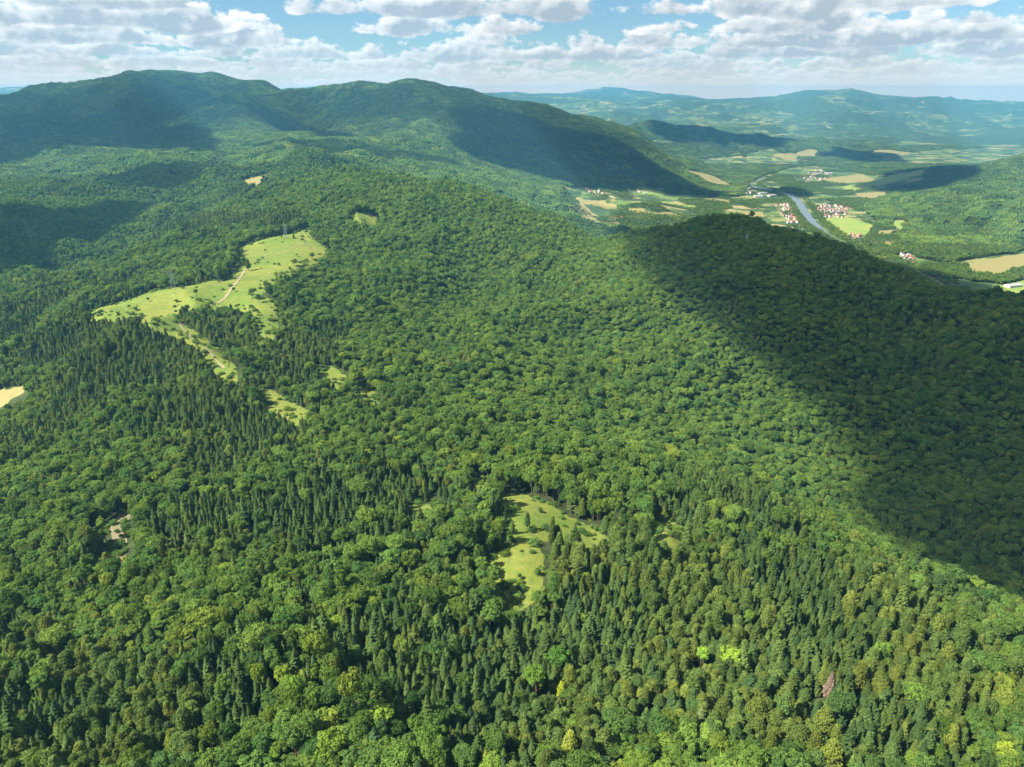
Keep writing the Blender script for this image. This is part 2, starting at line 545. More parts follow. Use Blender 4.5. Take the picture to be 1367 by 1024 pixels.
# valley fields: bright green / straw outlines seen in the photograph
GREEN = [outline(p, 1500) for p in [
    [(1090, 292), (1130, 289), (1166, 300), (1158, 314), (1118, 314)],
    [(1320, 384), (1367, 374), (1420, 372), (1420, 400), (1345, 394)],
    [(1190, 294), (1212, 292), (1208, 306), (1184, 304)],
    [(1120, 250), (1190, 234), (1236, 226), (1230, 236), (1180, 246), (1140, 256)],
    [(850, 252), (888, 257), (882, 262), (852, 257)],
    [(910, 296), (936, 300), (930, 304), (912, 301)],
    [(880, 268), (930, 275), (928, 279), (884, 273)],
    [(1206, 346), (1226, 352), (1240, 364), (1222, 362)],
    [(905, 190), (950, 188), (972, 194), (940, 198)],
]]
YELLOW = [outline(p, 1500) for p in [
    [(1120, 312), (1158, 314), (1140, 322), (1122, 318)],
    [(1290, 352), (1340, 342), (1367, 338), (1420, 338), (1410, 352), (1367, 358), (1330, 372), (1296, 366)],
    [(1170, 308), (1206, 306), (1196, 314), (1172, 314)],
    [(765, 262), (800, 268), (826, 273), (822, 279), (790, 275), (770, 268)],
    [(838, 278), (880, 284), (937, 290), (936, 293), (880, 289), (840, 282)],
    [(958, 292), (980, 296), (978, 301), (962, 298)],
    [(983, 281), (1019, 283), (1018, 290), (1000, 288)],
    [(940, 262), (975, 268), (972, 272), (944, 267)],
    [(1180, 322), (1192, 326), (1188, 332), (1178, 328)],
    [(1160, 200), (1215, 203), (1212, 206), (1166, 204)],
    [(772, 288), (790, 290), (808, 300), (796, 302), (776, 294)],
    [(900, 218), (930, 228), (960, 238), (984, 250), (966, 250), (930, 236)],
    [(1085, 240), (1150, 232), (1170, 240), (1120, 246)],
    [(1030, 208), (1070, 200), (1096, 198), (1092, 206), (1050, 214)],
    [(1140, 258), (1180, 254), (1184, 262), (1150, 266)],
]]
RIVER = np.array([on_ground(px, py, 1500) for px, py in
                  [(1290, 402), (1240, 372), (1196, 352), (1160, 339), (1128, 326), (1104, 312), (1086, 298), (1076, 286), (1070, 276), (1062, 266), (1050, 259), (1034, 256), (1015, 253), (1000, 246), (1020, 238)]])
PATHS = [outline(p) for p in [
    [(292, 404), (300, 398), (310, 384), (318, 374), (326, 362)],
    [(326, 362), (334, 350), (352, 344), (375, 338), (392, 330), (412, 324)],
    [(292, 404), (276, 410), (255, 424), (240, 432), (256, 450), (280, 470), (300, 492)],
]]

d_river = near_line(GX, GY, RIVER)
# river bed and floodplain
river_half = 27.0
bed = (d_river < river_half + 60) & (GY > 1500)
RIVER_Z = FLOOR - 3.5


def polymask(polys):
    m = np.zeros(GX.shape, bool)
    for p in polys:
        m |= inside(GX, GY, p)
    return m


def soft(mask):
    m = mask.astype(float)
    m2 = m.copy()
    m2[1:-1, 1:-1] = (m[1:-1, 1:-1] * 4 + m[:-2, 1:-1] + m[2:, 1:-1] + m[1:-1, :-2] + m[1:-1, 2:]) / 8
    return m2




def seen_in(polys, X, Y, Z, up):
    px, py = to_pixel(X, Y, Z + up)
    m = np.zeros(np.shape(X), bool)
    for q_ in polys:
        m |= inside(px, py, q_)
    return m


# the grass runs on under the sight line, down to the foot of the trees in front of it
front = (seen_in(MEADOW_PX, GX, GY, GZ, 5) | seen_in(MEADOW_PX, GX, GY, GZ, 10)) & (GY < 1300)
a_meadow = soft(polymask(MEADOWS) | front)
a_straw = soft(polymask(STRAW) | polymask(YELLOW))
a_green = soft(polymask(GREEN))
a_scar = soft(polymask(SCAR))
gx_, gy_ = np.gradient(GZ)
dYrow = np.gradient(GY[:, 0])
slope_y = gx_ / dYrow[:, None]
slope_x = gy_ / (GY * (U[1] - U[0]))
steep = np.hypot(slope_x, slope_y)
# open farmland: the plain, and gentle ground of the far country
VALLEY = [outline(p, 1700) for p in [
    [(980, 270), (1010, 238), (1060, 222), (1120, 222), (1170, 226), (1240, 222), (1236, 240), (1190, 262), (1150, 276), (1172, 298), (1196, 312), (1224, 344), (1262, 352), (1300, 346), (1367, 334), (1440, 330), (1440, 420),
     (1290, 400), (1180, 365), (1090, 322), (1010, 305)],
]]
openness = soft(polymask(VALLEY))
near_far = sstep(5000, 6200, GY)
openness = np.maximum(openness, near_far * (1 - sstep(190, 330, GZ - FLOOR)) * (1 - sstep(.13, .24, steep)) * sstep(-.05, .30, fbm(GX, GY, 1500, 4)))
openness = np.maximum(openness, sstep(9000, 10000, GY) * sstep(.16, .32, fbm(GX - 3000, GY, 800, 3)) * (1 - sstep(.25, .45, steep)))
west = 1 - sstep(-.02, .10, gu)
openness *= 1 - west * (1 - sstep(8000, 12000, GY))
# the strip farms below the dark mountain
FARMS = [outline(p, 1700) for p in [[(748, 252), (800, 246), (880, 250), (990, 264), (1020, 300), (900, 304), (830, 302), (770, 296)]]]
openness = np.maximum(openness, soft(polymask(FARMS)))
a_open = openness
RIVER_Z = FLOOR + 11.0
w_r = (1 - sstep(50, 170, d_river)) * (GY > 1500)
GZ = GZ * (1 - w_r) + (RIVER_Z - 0.9) * w_r


# ------------------------------------------------------------------ mesh helpers
def new_mesh(name, verts, faces, mats, face_mat=None, smooth=False):
    """verts (n,3); faces: array (m,k) or list of such arrays with different k"""
    if not isinstance(faces, list):
        faces = [faces]
    me = bpy.data.meshes.new(name)
    verts = np.asarray(verts, np.float32)
    me.vertices.add(len(verts))
    me.vertices.foreach_set('co', verts.ravel())
    tot = np.concatenate([np.full(len(f), np.asarray(f).shape[1], np.int32) for f in faces])
    idx = np.concatenate([np.asarray(f, np.int32).ravel() for f in faces])
    me.loops.add(len(idx))
    me.loops.foreach_set('vertex_index', idx)
    me.polygons.add(len(tot))
    me.polygons.foreach_set('loop_start', np.concatenate([[0], np.cumsum(tot)[:-1]]).astype(np.int32))
    me.polygons.foreach_set('loop_total', tot)
    for m in mats:
        me.materials.append(m)
    if face_mat is not None:
        me.polygons.foreach_set('material_index', np.asarray(face_mat, np.int32))
    me.polygons.foreach_set('use_smooth', np.full(len(tot), smooth))
    me.update(calc_edges=True)
    me.validate()
    return me


def link(name, me, parent=None, kind=None, label=None, cat=None, group=None, col=None):
    o = bpy.data.objects.new(name, me)
    (col or COL).objects.link(o)
    if parent:
        o.parent = parent
    tag(o, kind, label, cat, group)
    return o


def tag(o, kind=None, label=None, cat=None, group=None):
    for k, v in (('kind', kind), ('label', label), ('category', cat), ('group', group)):
        if v:
            o[k] = v


def material(name):
    m = bpy.data.materials.new(name)
    m.use_nodes = True
    m.node_tree.nodes.clear()
    g = G(m.node_tree)
    g.out = g.node('ShaderNodeOutputMaterial')
    return m, g


def principled(name, color, rough=0.8, metal=0.0, spec=0.3):
    m, g = material(name)
    b = g.node('ShaderNodeBsdfPrincipled')
    g.put(b.inputs['Base Color'], (*color, 1) if isinstance(color, tuple) else color)
    b.inputs['Roughness'].default_value = rough
    b.inputs['Metallic'].default_value = metal
    b.inputs['Specular IOR Level'].default_value = spec
    g.t.links.new(b.outputs[0], g.out.inputs[0])
    return m, g, b


# ------------------------------------------------------------------ ground
def ground_material():
    m, g, b = principled('ground', (.05, .06, .03), 0.95, 0, 0.1)
    geo = g.node('ShaderNodeNewGeometry')
    pos = geo.outputs['Position']

    def att(n):
        a = g.node('ShaderNodeAttribute')
        a.attribute_name = n
        return a.outputs['Fac']
    sep = g.node('ShaderNodeSeparateXYZ')
    g.put(sep.inputs[0], pos)
    flat = g.xyz(sep.outputs[0], sep.outputs[1], 0.0)
    nf = g.noise(flat, 0.11, 5, .65)
    nb = g.noise(flat, 0.012, 4, .6)
    nl = g.noise(flat, 0.0022, 3, .55)
    floor = g.mix(g.ramp(nf, .35, .7), (.030, .042, .016), (.055, .078, .026))
    wood = g.mix(g.ramp(nb, .35, .65), (.026, .052, .022), (.048, .085, .032))
    dist = g.ramp(sep.outputs[1], 5500, 7500)
    col = g.mix(dist, floor, wood)
    # farmland patchwork
    wob = g.node('ShaderNodeVectorMath', operation='ADD')
    g.put(wob.inputs[0], flat)
    off = g.xyz(g.m('MULTIPLY', nb, 160.0), g.m('MULTIPLY', nl, 300.0), 0.0)
    g.put(wob.inputs[1], off)
    mp = g.node('ShaderNodeMapping')
    mp.inputs['Rotation'].default_value = (0, 0, .5)
    mp.inputs['Scale'].default_value = (1 / 150.0, 1 / 75.0, 1)
    g.put(mp.inputs[0], wob.outputs[0])
    vor = g.node('ShaderNodeTexVoronoi')
    vor.inputs['Scale'].default_value = 1.0
    g.put(vor.inputs['Vector'], mp.outputs[0])
    vs = g.node('ShaderNodeSeparateColor')
    g.put(vs.inputs[0], vor.outputs['Color'])
    cr = g.node('ShaderNodeValToRGB')
    cr.color_ramp.interpolation = 'CONSTANT'
    stops = [(0, (.060, .105, .035)), (.30, (.105, .165, .045)), (.5, (.15, .20, .06)), (.66, (.23, .225, .085)), (.8, (.33, .27, .12)), (.9, (.085, .14, .04))]
    for i, (p, c) in enumerate(stops):
        e = cr.color_ramp.elements[i] if i < 2 else cr.color_ramp.elements.new(p)
        e.position = p
        e.color = (*c, 1)
    g.put(cr.inputs[0], vs.outputs[0])
    fields = g.mix(g.ramp(nf, .3, .75, 0, .35), cr.outputs[0], (.05, .09, .03))
    # hedges and copses run through the patchwork
    hedge = g.ramp(g.noise(flat, 0.008, 6, .72), .47, .55)
    fields = g.mix(hedge, fields, wood)
    col = g.mix(g.ramp(att('open'), .3, .7), col, fields)
    grass = g.mix(g.ramp(nb, .35, .66), (.095, .145, .022), (.168, .186, .036))
    grass = g.mix(g.ramp(g.noise(flat, 0.06, 5, .7), .48, .72, 0, .7), grass, (.085, .145, .028))
    grass = g.mix(g.ramp(nf, .5, .7, 0, .7), grass, (.21, .21, .06))
    grass = g.mix(g.ramp(g.noise(flat, 0.24, 4, .7), .52, .66, 0, .75), grass, (.075, .125, .03))
    straw = g.mix(g.ramp(nf, .3, .75), (.24, .205, .085), (.19, .18, .065))
    green = g.mix(g.ramp(nb, .3, .7), (.15, .235, .05), (.24, .265, .07))
    soil = g.mix(g.ramp(nf, .3, .7), (.215, .17, .115), (.12, .12, .06))
    for a, c in (('green', green), ('straw', straw), ('meadow', grass), ('scar', soil)):
        edge = g.m('ADD', att(a), g.m('MULTIPLY', g.m('SUBTRACT', nf, .5), .7))
        col = g.mix(g.ramp(edge, .42, .58), col, c)
    g.put(b.inputs['Base Color'], col)
    bump = g.node('ShaderNodeBump')
    bump.inputs['Strength'].default_value = 0.5
    bump.inputs['Distance'].default_value = 1.2
    g.put(bump.inputs['Height'], g.noise(flat, 0.35, 5, .7))
    # canopy relief where single trees are too far to build
    b2 = g.node('ShaderNodeBump')
    b2.inputs['Distance'].default_value = 9.0
    g.put(b2.inputs['Strength'], g.m('MULTIPLY', dist, 0.8))
    g.put(b2.inputs['Height'], g.noise(flat, 0.045, 4, .7))
    g.put(b2.inputs['Normal'], bump.outputs[0])
    g.put(b.inputs['Normal'], b2.outputs[0])
    return m


gv = np.stack([GX, GY, GZ], -1).reshape(-1, 3)
ii = np.arange(NU * NL).reshape(NL, NU)
gf = np.stack([ii[:-1, :-1], ii[:-1, 1:], ii[1:, 1:], ii[1:, :-1]], -1).reshape(-1, 4)
gme = new_mesh('ground', gv, gf, [ground_material()], smooth=True)
for n, a in (('meadow', a_meadow), ('straw', a_straw), ('green', a_green), ('scar', a_scar), ('open', a_open)):
    at = gme.attributes.new(n, 'FLOAT', 'POINT')
    at.data.foreach_set('value', np.asarray(a, np.float32).ravel())
link('ground', gme, kind='structure')


def strip(name, line, half, mat, lift, flat_z=None, sub=6, wob=0.0):
    pts = []
    line = np.asarray(line)
    n = len(line)
    for i in range(n - 1):                      # Catmull-Rom through the surveyed points
        p0, p1, p2, p3 = line[max(i - 1, 0)], line[i], line[i + 1], line[min(i + 2, n - 1)]
        for k in range(sub):
            t = k / sub
            pts.append(p1 + .5 * t * (p2 - p0 + t * (2 * p0 - 5 * p1 + 4 * p2 - p3 + t * (3 * (p1 - p2) + p3 - p0))))
    pts.append(line[-1])
    pts = np.array(pts)
    d = np.gradient(pts, axis=0)
    d /= np.linalg.norm(d, axis=1)[:, None]
    nr = np.stack([-d[:, 1], d[:, 0]], 1)
    hw = half * (1 + wob * np.sin(np.arange(len(pts)) * 1.7) * .5)[:, None]
    if flat_z is not None:                      # the stream narrows where it enters the wooded gorge
        hw = hw * (.45 + .55 * sstep(2600, 3150, pts[:, 1]))[:, None]
    rows = []
    for s in (-1, -.4, .4, 1):
        xy = pts + nr * hw * s
        z = ground_z(xy[:, 0], xy[:, 1]) + lift if flat_z is None else np.full(len(xy), flat_z)
        rows.append(np.column_stack([xy, z]))
    v = np.stack(rows, 1).reshape(-1, 3)
    j = np.arange(len(pts) * 4).reshape(-1, 4)
    f = np.stack([j[:-1, :-1], j[:-1, 1:], j[1:, 1:], j[1:, :-1]], -1).reshape(-1, 4)
    return link(name, new_mesh(name, v, f, [mat], smooth=True), kind='structure')


def water_material():
    m, g, b = principled('river_water', (.10, .13, .12), 0.12, 0, 0.5)
    geo = g.node('ShaderNodeNewGeometry')
    n = g.noise(geo.outputs['Position'], 0.02, 4, .6)
    g.put(b.inputs['Base Color'], g.mix(n, (.11, .13, .105), (.16, .17, .14)))
    bump = g.node('ShaderNodeBump')
    bump.inputs['Strength'].default_value = .25
    g.put(bump.inputs['Height'], g.noise(geo.outputs['Position'], .25, 3, .6))
    g.put(b.inputs['Normal'], bump.outputs[0])
    return m


strip('river', RIVER, 17, water_material(), 0, RIVER_Z, wob=.35)
track_m, tg, tb = principled('bare_track', (.3, .24, .16), .95, 0, .1)
tn = tg.noise(tg.node('ShaderNodeNewGeometry').outputs['Position'], .3, 4, .7)
tg.put(tb.inputs['Base Color'], tg.mix(tg.ramp(tn, .35, .7), (.27, .215, .14), (.16, .17, .065)))
strip('dirt_track', PATHS[0], 2.2, track_m, .35, wob=.3)
strip('dirt_track', PATHS[1], 1.1, track_m, .35, wob=.6)
strip('dirt_track', PATHS[2], 1.2, track_m, .35, wob=.6)


# ------------------------------------------------------------------ foliage
def leaf_material(name, stops, trans=.22, hue_noise=.7):
    m, g = material(name)
    oi = g.node('ShaderNodeObjectInfo')
    geo = g.node('ShaderNodeNewGeometry')
    cr = g.node('ShaderNodeValToRGB')
    for i, (p, c) in enumerate(stops):
        e = cr.color_ramp.elements[i] if i < 2 else cr.color_ramp.elements.new(p)
        e.position = p
        e.color = (*c, 1)
    stand = g.noise(geo.outputs['Position'], .011, 3, .6)
    f = g.m('ADD', g.m('MULTIPLY', oi.outputs['Random'], 1 - hue_noise * .5), g.m('MULTIPLY', g.m('SUBTRACT', stand, .3), hue_noise))
    g.put(cr.inputs[0], f)
    spray = g.noise(geo.outputs['Position'], .55, 3, .6)
    col = g.mix(1.0, cr.outputs[0], g.mix(g.ramp(spray, .3, .7), (.74, .76, .76), (1.30, 1.26, 1.15)), 'MULTIPLY')
    h = g.m('FRACT', g.m('MULTIPLY', oi.outputs['Random'], 37.7))
    col = g.mix(1.0, col, g.mix(h, (1.09, 1.0, .85), (.87, .99, 1.15)), 'MULTIPLY')
    v_ = g.m('ADD', .78, g.m('MULTIPLY', g.m('FRACT', g.m('MULTIPLY', oi.outputs['Random'], 91.3)), .44))
    col = g.mix(1.0, col, g.xyz(v_, v_, v_), 'MULTIPLY')
    col = g.mix(1.0, col, oi.outputs['Color'], 'MULTIPLY')
    d = g.node('ShaderNodeBsdfDiffuse')
    t = g.node('ShaderNodeBsdfTranslucent')
    g.put(d.inputs[0], col)
    g.put(t.inputs[0], g.mix(1.0, col, (1.25, 1.35, .7), 'MULTIPLY'))
    mx = g.node('ShaderNodeMixShader')
    mx.inputs[0].default_value = trans
    m.node_tree.links.new(d.outputs[0], mx.inputs[1])
    m.node_tree.links.new(t.outputs[0], mx.inputs[2])
    m.node_tree.links.new(mx.outputs[0], g.out.inputs[0])
    return m


M_BROAD = leaf_material('broad_leaves', [(0.0, (.056, .112, .032)), (.25, (.084, .152, .036)), (.5, (.114, .186, .039)), (.75, (.150, .220, .042)), (1.0, (.190, .250, .046))], .28)
M_SPRUCE = leaf_material('spruce_needles', [(0.0, (.032, .060, .024)), (.4, (.052, .086, .027)), (.75, (.078, .114, .030)), (1.0, (.106, .138, .034))], .16)
M_PINE = leaf_material('pine_needles', [(0.0, (.060, .102, .030)), (.4, (.090, .132, .033)), (.75, (.120, .158, .036)), (1.0, (.148, .180, .042))], .18)
M_BARK, _, _ = principled('bark', (.10, .075, .05), .95, 0, .1)

# per-instance random colour is read from the instance; crowns keep white object colour unless given one


def rand_dirs(n):
    v = rng.normal(size=(n, 3))
    return v / np.linalg.norm(v, axis=1)[:, None]


def quads_at(pos, nrm, size, tilt=.4, aspect=1.0):
    """leaf-sized quads at pos facing about nrm"""
    n = len(pos)
    nn = nrm + tilt * rng.normal(size=(n, 3))
    nn /= np.linalg.norm(nn, axis=1)[:, None]
    a = np.cross(nn, rand_dirs(n))
    a /= np.linalg.norm(a, axis=1)[:, None] + 1e-9
    b = np.cross(nn, a)
    s = np.broadcast_to(size, (n,))[:, None] * .5 * rng.uniform(.75, 1.25, (n, 1))
    a, b = a * s, b * s * aspect
    v = np.stack([pos - a * .9, pos - b * .75 + nn * s * .12, pos + a * 1.1, pos + b * .75 + nn * s * .12], 1)
    return v.reshape(-1, 3)


def quad_faces(n):
    return np.arange(n * 4).reshape(n, 4)


def ellipsoid(c, r, nu=10, nv=7):
    th = np.linspace(0, math.pi, nv)
    ph = np.linspace(0, 2 * math.pi, nu, endpoint=False)
    T, F = np.meshgrid(th, ph, indexing='ij')
    k = 1 + .12 * rng.normal(size=T.shape)
    k[0], k[-1] = 1, 1
    v = np.stack([c[0] + r[0] * k * np.sin(T) * np.cos(F), c[1] + r[1] * k * np.sin(T) * np.sin(F), c[2] + r[2] * k * np.cos(T)], -1).reshape(-1, 3)
    j = np.arange(nu * nv).reshape(nv, nu)
    f = np.stack([j[:-1], j[1:], np.roll(j[1:], -1, 1), np.roll(j[:-1], -1, 1)], -1).reshape(-1, 4)
    return v, f


def trunk(h, r, seg=6, limbs=0):
    vs, fs = [], []
    n0 = 0

    def tube(p0, p1, r0, r1):
        nonlocal n0
        p0, p1 = np.array(p0, float), np.array(p1, float)
        d = p1 - p0
        d /= np.linalg.norm(d)
        a = np.cross(d, (1, 0, .3))
        a /= np.linalg.norm(a)
        b = np.cross(d, a)
        an = np.arange(seg) / seg * 2 * math.pi
        ring = np.cos(an)[:, None] * a + np.sin(an)[:, None] * b
        vs.append(np.concatenate([p0 + ring * r0, p1 + ring * r1]))
        i = np.arange(seg)
        fs.append(np.stack([i, (i + 1) % seg, (i + 1) % seg + seg, i + seg], 1) + n0)
        n0 += 2 * seg
    tube((0, 0, -1.2), (0.1, 0, h * .5), r, r * .72)
    tube((0.1, 0, h * .5), (0, .1, h), r * .72, r * .12)
    for k in range(limbs):
        a = k * 2.4
        z = h * rng.uniform(.4, .75)
        tube((0, 0, z), (math.cos(a) * h * .16, math.sin(a) * h * .16, z + h * .14), r * .35, r * .1)
    return np.concatenate(vs), np.concatenate(fs)


def crown_broad(Rr, H, blobs, per, size, core=True):
    """a leafy crown: a few main limbs, each carrying many clumps of leaves"""
    cz, rz = H - Rr * 1.02, Rr * 1.08
    k = np.arange(blobs) + .5
    zz = 1 - 1.5 * k / blobs
    ph = k * 2.39996 + rng.uniform(0, 6)
    rr = np.sqrt(np.maximum(1 - zz * zz, 0))
    dirs = np.stack([rr * np.cos(ph), rr * np.sin(ph), zz], 1) + rng.normal(size=(blobs, 3)) * .16
    limbs = rand_dirs(5)
    limbs[:, 2] = np.abs(limbs[:, 2]) * .8
    lobe = np.max((dirs @ limbs.T) ** 3, axis=1)
    out = .58 + .26 * np.clip(lobe, 0, 1) + rng.uniform(-.14, .15, blobs)
    cen = dirs * out[:, None] * (Rr, Rr, rz) + (0, 0, cz)
    br = Rr * rng.uniform(.20, .40, blobs)
    d = rand_dirs(blobs * per).reshape(blobs, per, 3)
    flip = (d * dirs[:, None]).sum(-1) < -.25
    d[flip] *= -1
    d[..., 2] += .15
    pos = cen[:, None] + d * br[:, None, None] * rng.uniform(.6, 1.18, (blobs, per, 1)) * (1, 1, .8)
    V = quads_at(pos.reshape(-1, 3), d.reshape(-1, 3), size, .55)
    F = quad_faces(blobs * per)
    if core:
        v, f = ellipsoid((0, 0, cz), (Rr * .62, Rr * .62, rz * .66))
        F = np.concatenate([F, f + len(V)])
        V = np.concatenate([V, v])
    return V, F


def crown_spruce(Rr, H, layers, arms, pieces, power=.85):
    """whorls of drooping sprays round a cone"""
    P_, N_, S_, B_ = [], [], [], []
    Vq = []
    for k in range(layers):
        t = (k + rng.uniform(0, .6)) / layers           # 0 bottom .. 1 top
        z = H * (.16 + .84 * t)
        r = Rr * ((1 - t) ** power) * rng.uniform(.82, 1.12) + .12
        n = max(4, int(arms * (.45 + .55 * (1 - t))))
        for a in np.arange(n) / n * 2 * math.pi + rng.uniform(0, 6):
            rad = r * rng.uniform(.72, 1.12)
            ca, sa = math.cos(a), math.sin(a)
            for j in range(pieces):
                f0, f1 = j / pieces, (j + 1) / pieces
                w0 = (.30 + .26 * rad) * (1 - .25 * f0)
                w1 = w0 * (.72 if j < pieces - 1 else .30)
                p0 = np.array([ca * rad * f0, sa * rad * f0, z - rad * .34 * f0 ** 1.3 + .14 * rad * f0])
                p1 = np.array([ca * rad * f1, sa * rad * f1, z - rad * .34 * f1 ** 1.3 + .14 * rad * f1])
                s = np.array([-sa, ca, 0.0])
                tw = np.array([0, 0, rng.uniform(-.25, .25)])
                Vq.append([p0 - s * w0 - tw * w0 - (0, 0, .12), p1 - s * w1 - tw * w1 - (0, 0, .12), p1 + s * w1 + tw * w1, p0 + s * w0 + tw * w0])
    V = np.array(Vq).reshape(-1, 3)
    F = quad_faces(len(Vq))
    # tip and inner mass
    n = 7
    an = np.arange(n) / n * 2 * math.pi
    base = np.stack([np.cos(an) * Rr * .50, np.sin(an) * Rr * .50, np.full(n, H * .2)], 1)
    mid = np.stack([np.cos(an) * Rr * .30, np.sin(an) * Rr * .30, np.full(n, H * .6)], 1)
    tip = np.stack([np.cos(an) * .05, np.sin(an) * .05, np.full(n, H * 1.02)], 1)
    v = np.concatenate([base, mid, tip])
    i = np.arange(n)
    f = np.concatenate([np.stack([i, (i + 1) % n, (i + 1) % n + n, i + n], 1), np.stack([i + n, (i + 1) % n + n, (i + 1) % n + 2 * n, i + 2 * n], 1)])
    return np.concatenate([V, v]), np.concatenate([F, f + len(V)])


def crown_pine(Rr, H, blobs, per, size):
    """a tall uneven crown of needle tufts, rounded at the top"""
    t = (np.arange(blobs) + rng.uniform(0, 1, blobs)) / blobs
    ph = np.arange(blobs) * 2.39996 + rng.uniform(0, 6)
    prof = np.minimum(1, ((1 - t) * 1.25 + .06) ** .62)
    r = Rr * prof * rng.uniform(.52, .80, blobs)
    z = H * (.26 + .72 * t)
    cen = np.stack([r * np.cos(ph), r * np.sin(ph), z], 1)
    br = Rr * rng.uniform(.30, .46, blobs) * (.62 + .38 * prof)
    outd = np.stack([np.cos(ph), np.sin(ph), .35 + .8 * t], 1)
    d = rand_dirs(blobs * per).reshape(blobs, per, 3)
    flip = (d * outd[:, None]).sum(-1) < -.3
    d[flip] *= -1
    pos = cen[:, None] + d * br[:, None, None] * rng.uniform(.75, 1.1, (blobs, per, 1)) * (1, 1, .75)
    V = quads_at(pos.reshape(-1, 3), d.reshape(-1, 3) + (0, 0, .25), size, .45)
    F = quad_faces(blobs * per)
    v, f = ellipsoid((0, 0, H * .56), (Rr * .58, Rr * .58, H * .38), 8, 7)
    return np.concatenate([V, v]), np.concatenate([F, f + len(V)])


class Kind:
    def __init__(self, name, mat):
        self.name, self.mat = name, mat
        self.crowns, self.trunks = [], []
        self.full = bpy.data.collections.new(name + '_models')
        self.light = bpy.data.collections.new(name + '_light_models')

    def add_full(self, crown, tr):
        i = len(self.crowns)
        self.crowns.append(new_mesh(self.name + '_crown', *crown, [self.mat]))
        self.trunks.append(new_mesh(self.name + '_trunk', *tr, [M_BARK]))
        v = np.concatenate([crown[0], tr[0]])
        f = np.concatenate([crown[1], tr[1] + len(crown[0])])
        me = new_mesh(self.name, v, f, [self.mat, M_BARK], [0] * len(crown[1]) + [1] * len(tr[1]))
        self.full.objects.link(bpy.data.objects.new('%s_full_%02d' % (self.name, i), me))

    def add_light(self, crown, tr):
        v = np.concatenate([crown[0], tr[0]])
        f = np.concatenate([crown[1], tr[1] + len(crown[0])])
        me = new_mesh(self.name, v, f, [self.mat, M_BARK], [0] * len(crown[1]) + [1] * len(tr[1]))
        self.light.objects.link(bpy.data.objects.new('%s_light_%02d' % (self.name, len(self.light.objects)), me))


BROAD, SPRUCE, PINE = Kind('broadleaf', M_BROAD), Kind('spruce', M_SPRUCE), Kind('pine', M_PINE)
TS = .74
for i in range(10):
    Rr, H = TS * rng.uniform(3.0, 4.9), TS * rng.uniform(14, 19)
    BROAD.add_full(crown_broad(Rr, H, 60, 62, .46), trunk(H * .8, .24, 6, 5))
for i in range(7):
    Rr, H = TS * rng.uniform(3.2, 4.8), TS * rng.uniform(14, 18)
    BROAD.add_light(crown_broad(Rr, H, 40, 16, .78), trunk(H * .7, .24, 4))
for i in range(9):
    Rr, H = TS * rng.uniform(2.8, 4.2), TS * rng.uniform(13.5, 20)
    SPRUCE.add_full(crown_spruce(Rr, H, 25, 11, 3, rng.uniform(.65, .9)), trunk(H * .95, .2, 6))
for i in range(6):
    Rr, H = TS * rng.uniform(2.7, 3.6), TS * rng.uniform(13.5, 18)
    SPRUCE.add_light(crown_spruce(Rr, H, 14, 8, 1, .74), trunk(H * .9, .2, 4))
for i in range(9):
    Rr, H = TS * rng.uniform(2.9, 4.4), TS * rng.uniform(13, 19)
    PINE.add_full(crown_pine(Rr, H, 56, 38, .44), trunk(H * .9, .2, 6, 4))
for i in range(6):
    Rr, H = TS * rng.uniform(2.7, 3.7), TS * rng.uniform(13.5, 18)
    PINE.add_light(crown_pine(Rr, H, 28, 12, .76), trunk(H * .9, .2, 4))


def clump(share_conifer, count, radius):
    """a patch of far trees, each a few leaf masses"""
    V, F, MI, n0 = [], [], [], 0
    for k in range(count):
        r = radius * math.sqrt((k + .5) / count)
        a = k * 2.39996 + rng.uniform(-.2, .2)
        x, y = r * math.cos(a) + rng.uniform(-1, 1), r * math.sin(a) + rng.uniform(-1, 1)
        con = rng.random() < share_conifer
        if con:
            H, Rr = rng.uniform(12, 18), rng.uniform(1.8, 2.5)
            n = 6
            an = np.arange(n) / n * 2 * math.pi + rng.uniform(0, 6)
            rad = np.array([Rr, Rr * .75, .1])[:, None] * rng.uniform(.8, 1.15, (3, n))
            zz = np.array([2.0, H * .5, H])[:, None] + rng.uniform(-.8, .8, (3, n))
            v = np.stack([x + rad * np.cos(an), y + rad * np.sin(an), zz], -1).reshape(-1, 3)
            i = np.arange(n)
            f = np.concatenate([np.stack([i, (i + 1) % n, (i + 1) % n + n, i + n], 1), np.stack([i + n, (i + 1) % n + n, (i + 1) % n + 2 * n, i + 2 * n], 1)])
        else:
            H, Rr = rng.uniform(10, 15), rng.uniform(2.6, 3.9)
            v, f = ellipsoid((x, y, H - Rr), (Rr * .92, Rr * .92, Rr), 7, 5)
            p = rand_dirs(8)
            p[:, 2] = np.abs(p[:, 2])
            qv = quads_at(p * Rr * .95 + (x, y, H - Rr), p, 2.0, .5)
            f = np.concatenate([f, quad_faces(8) + len(v)])
            v = np.concatenate([v, qv])
        V.append(v)
        F.append(f + n0)
        n0 += len(v)
        MI += [0 if con else 1] * len(f)
    return new_mesh('woodland_patch', np.concatenate(V), np.concatenate(F), [M_SPRUCE, M_BROAD], MI)


FAR = bpy.data.collections.new('far_woodland_models')
for i, sc_ in enumerate((.05, .12, .2, .35, .6, .85)):
    FAR.objects.link(bpy.data.objects.new('woodland_patch_%02d' % i, clump(sc_, 40, 20)))


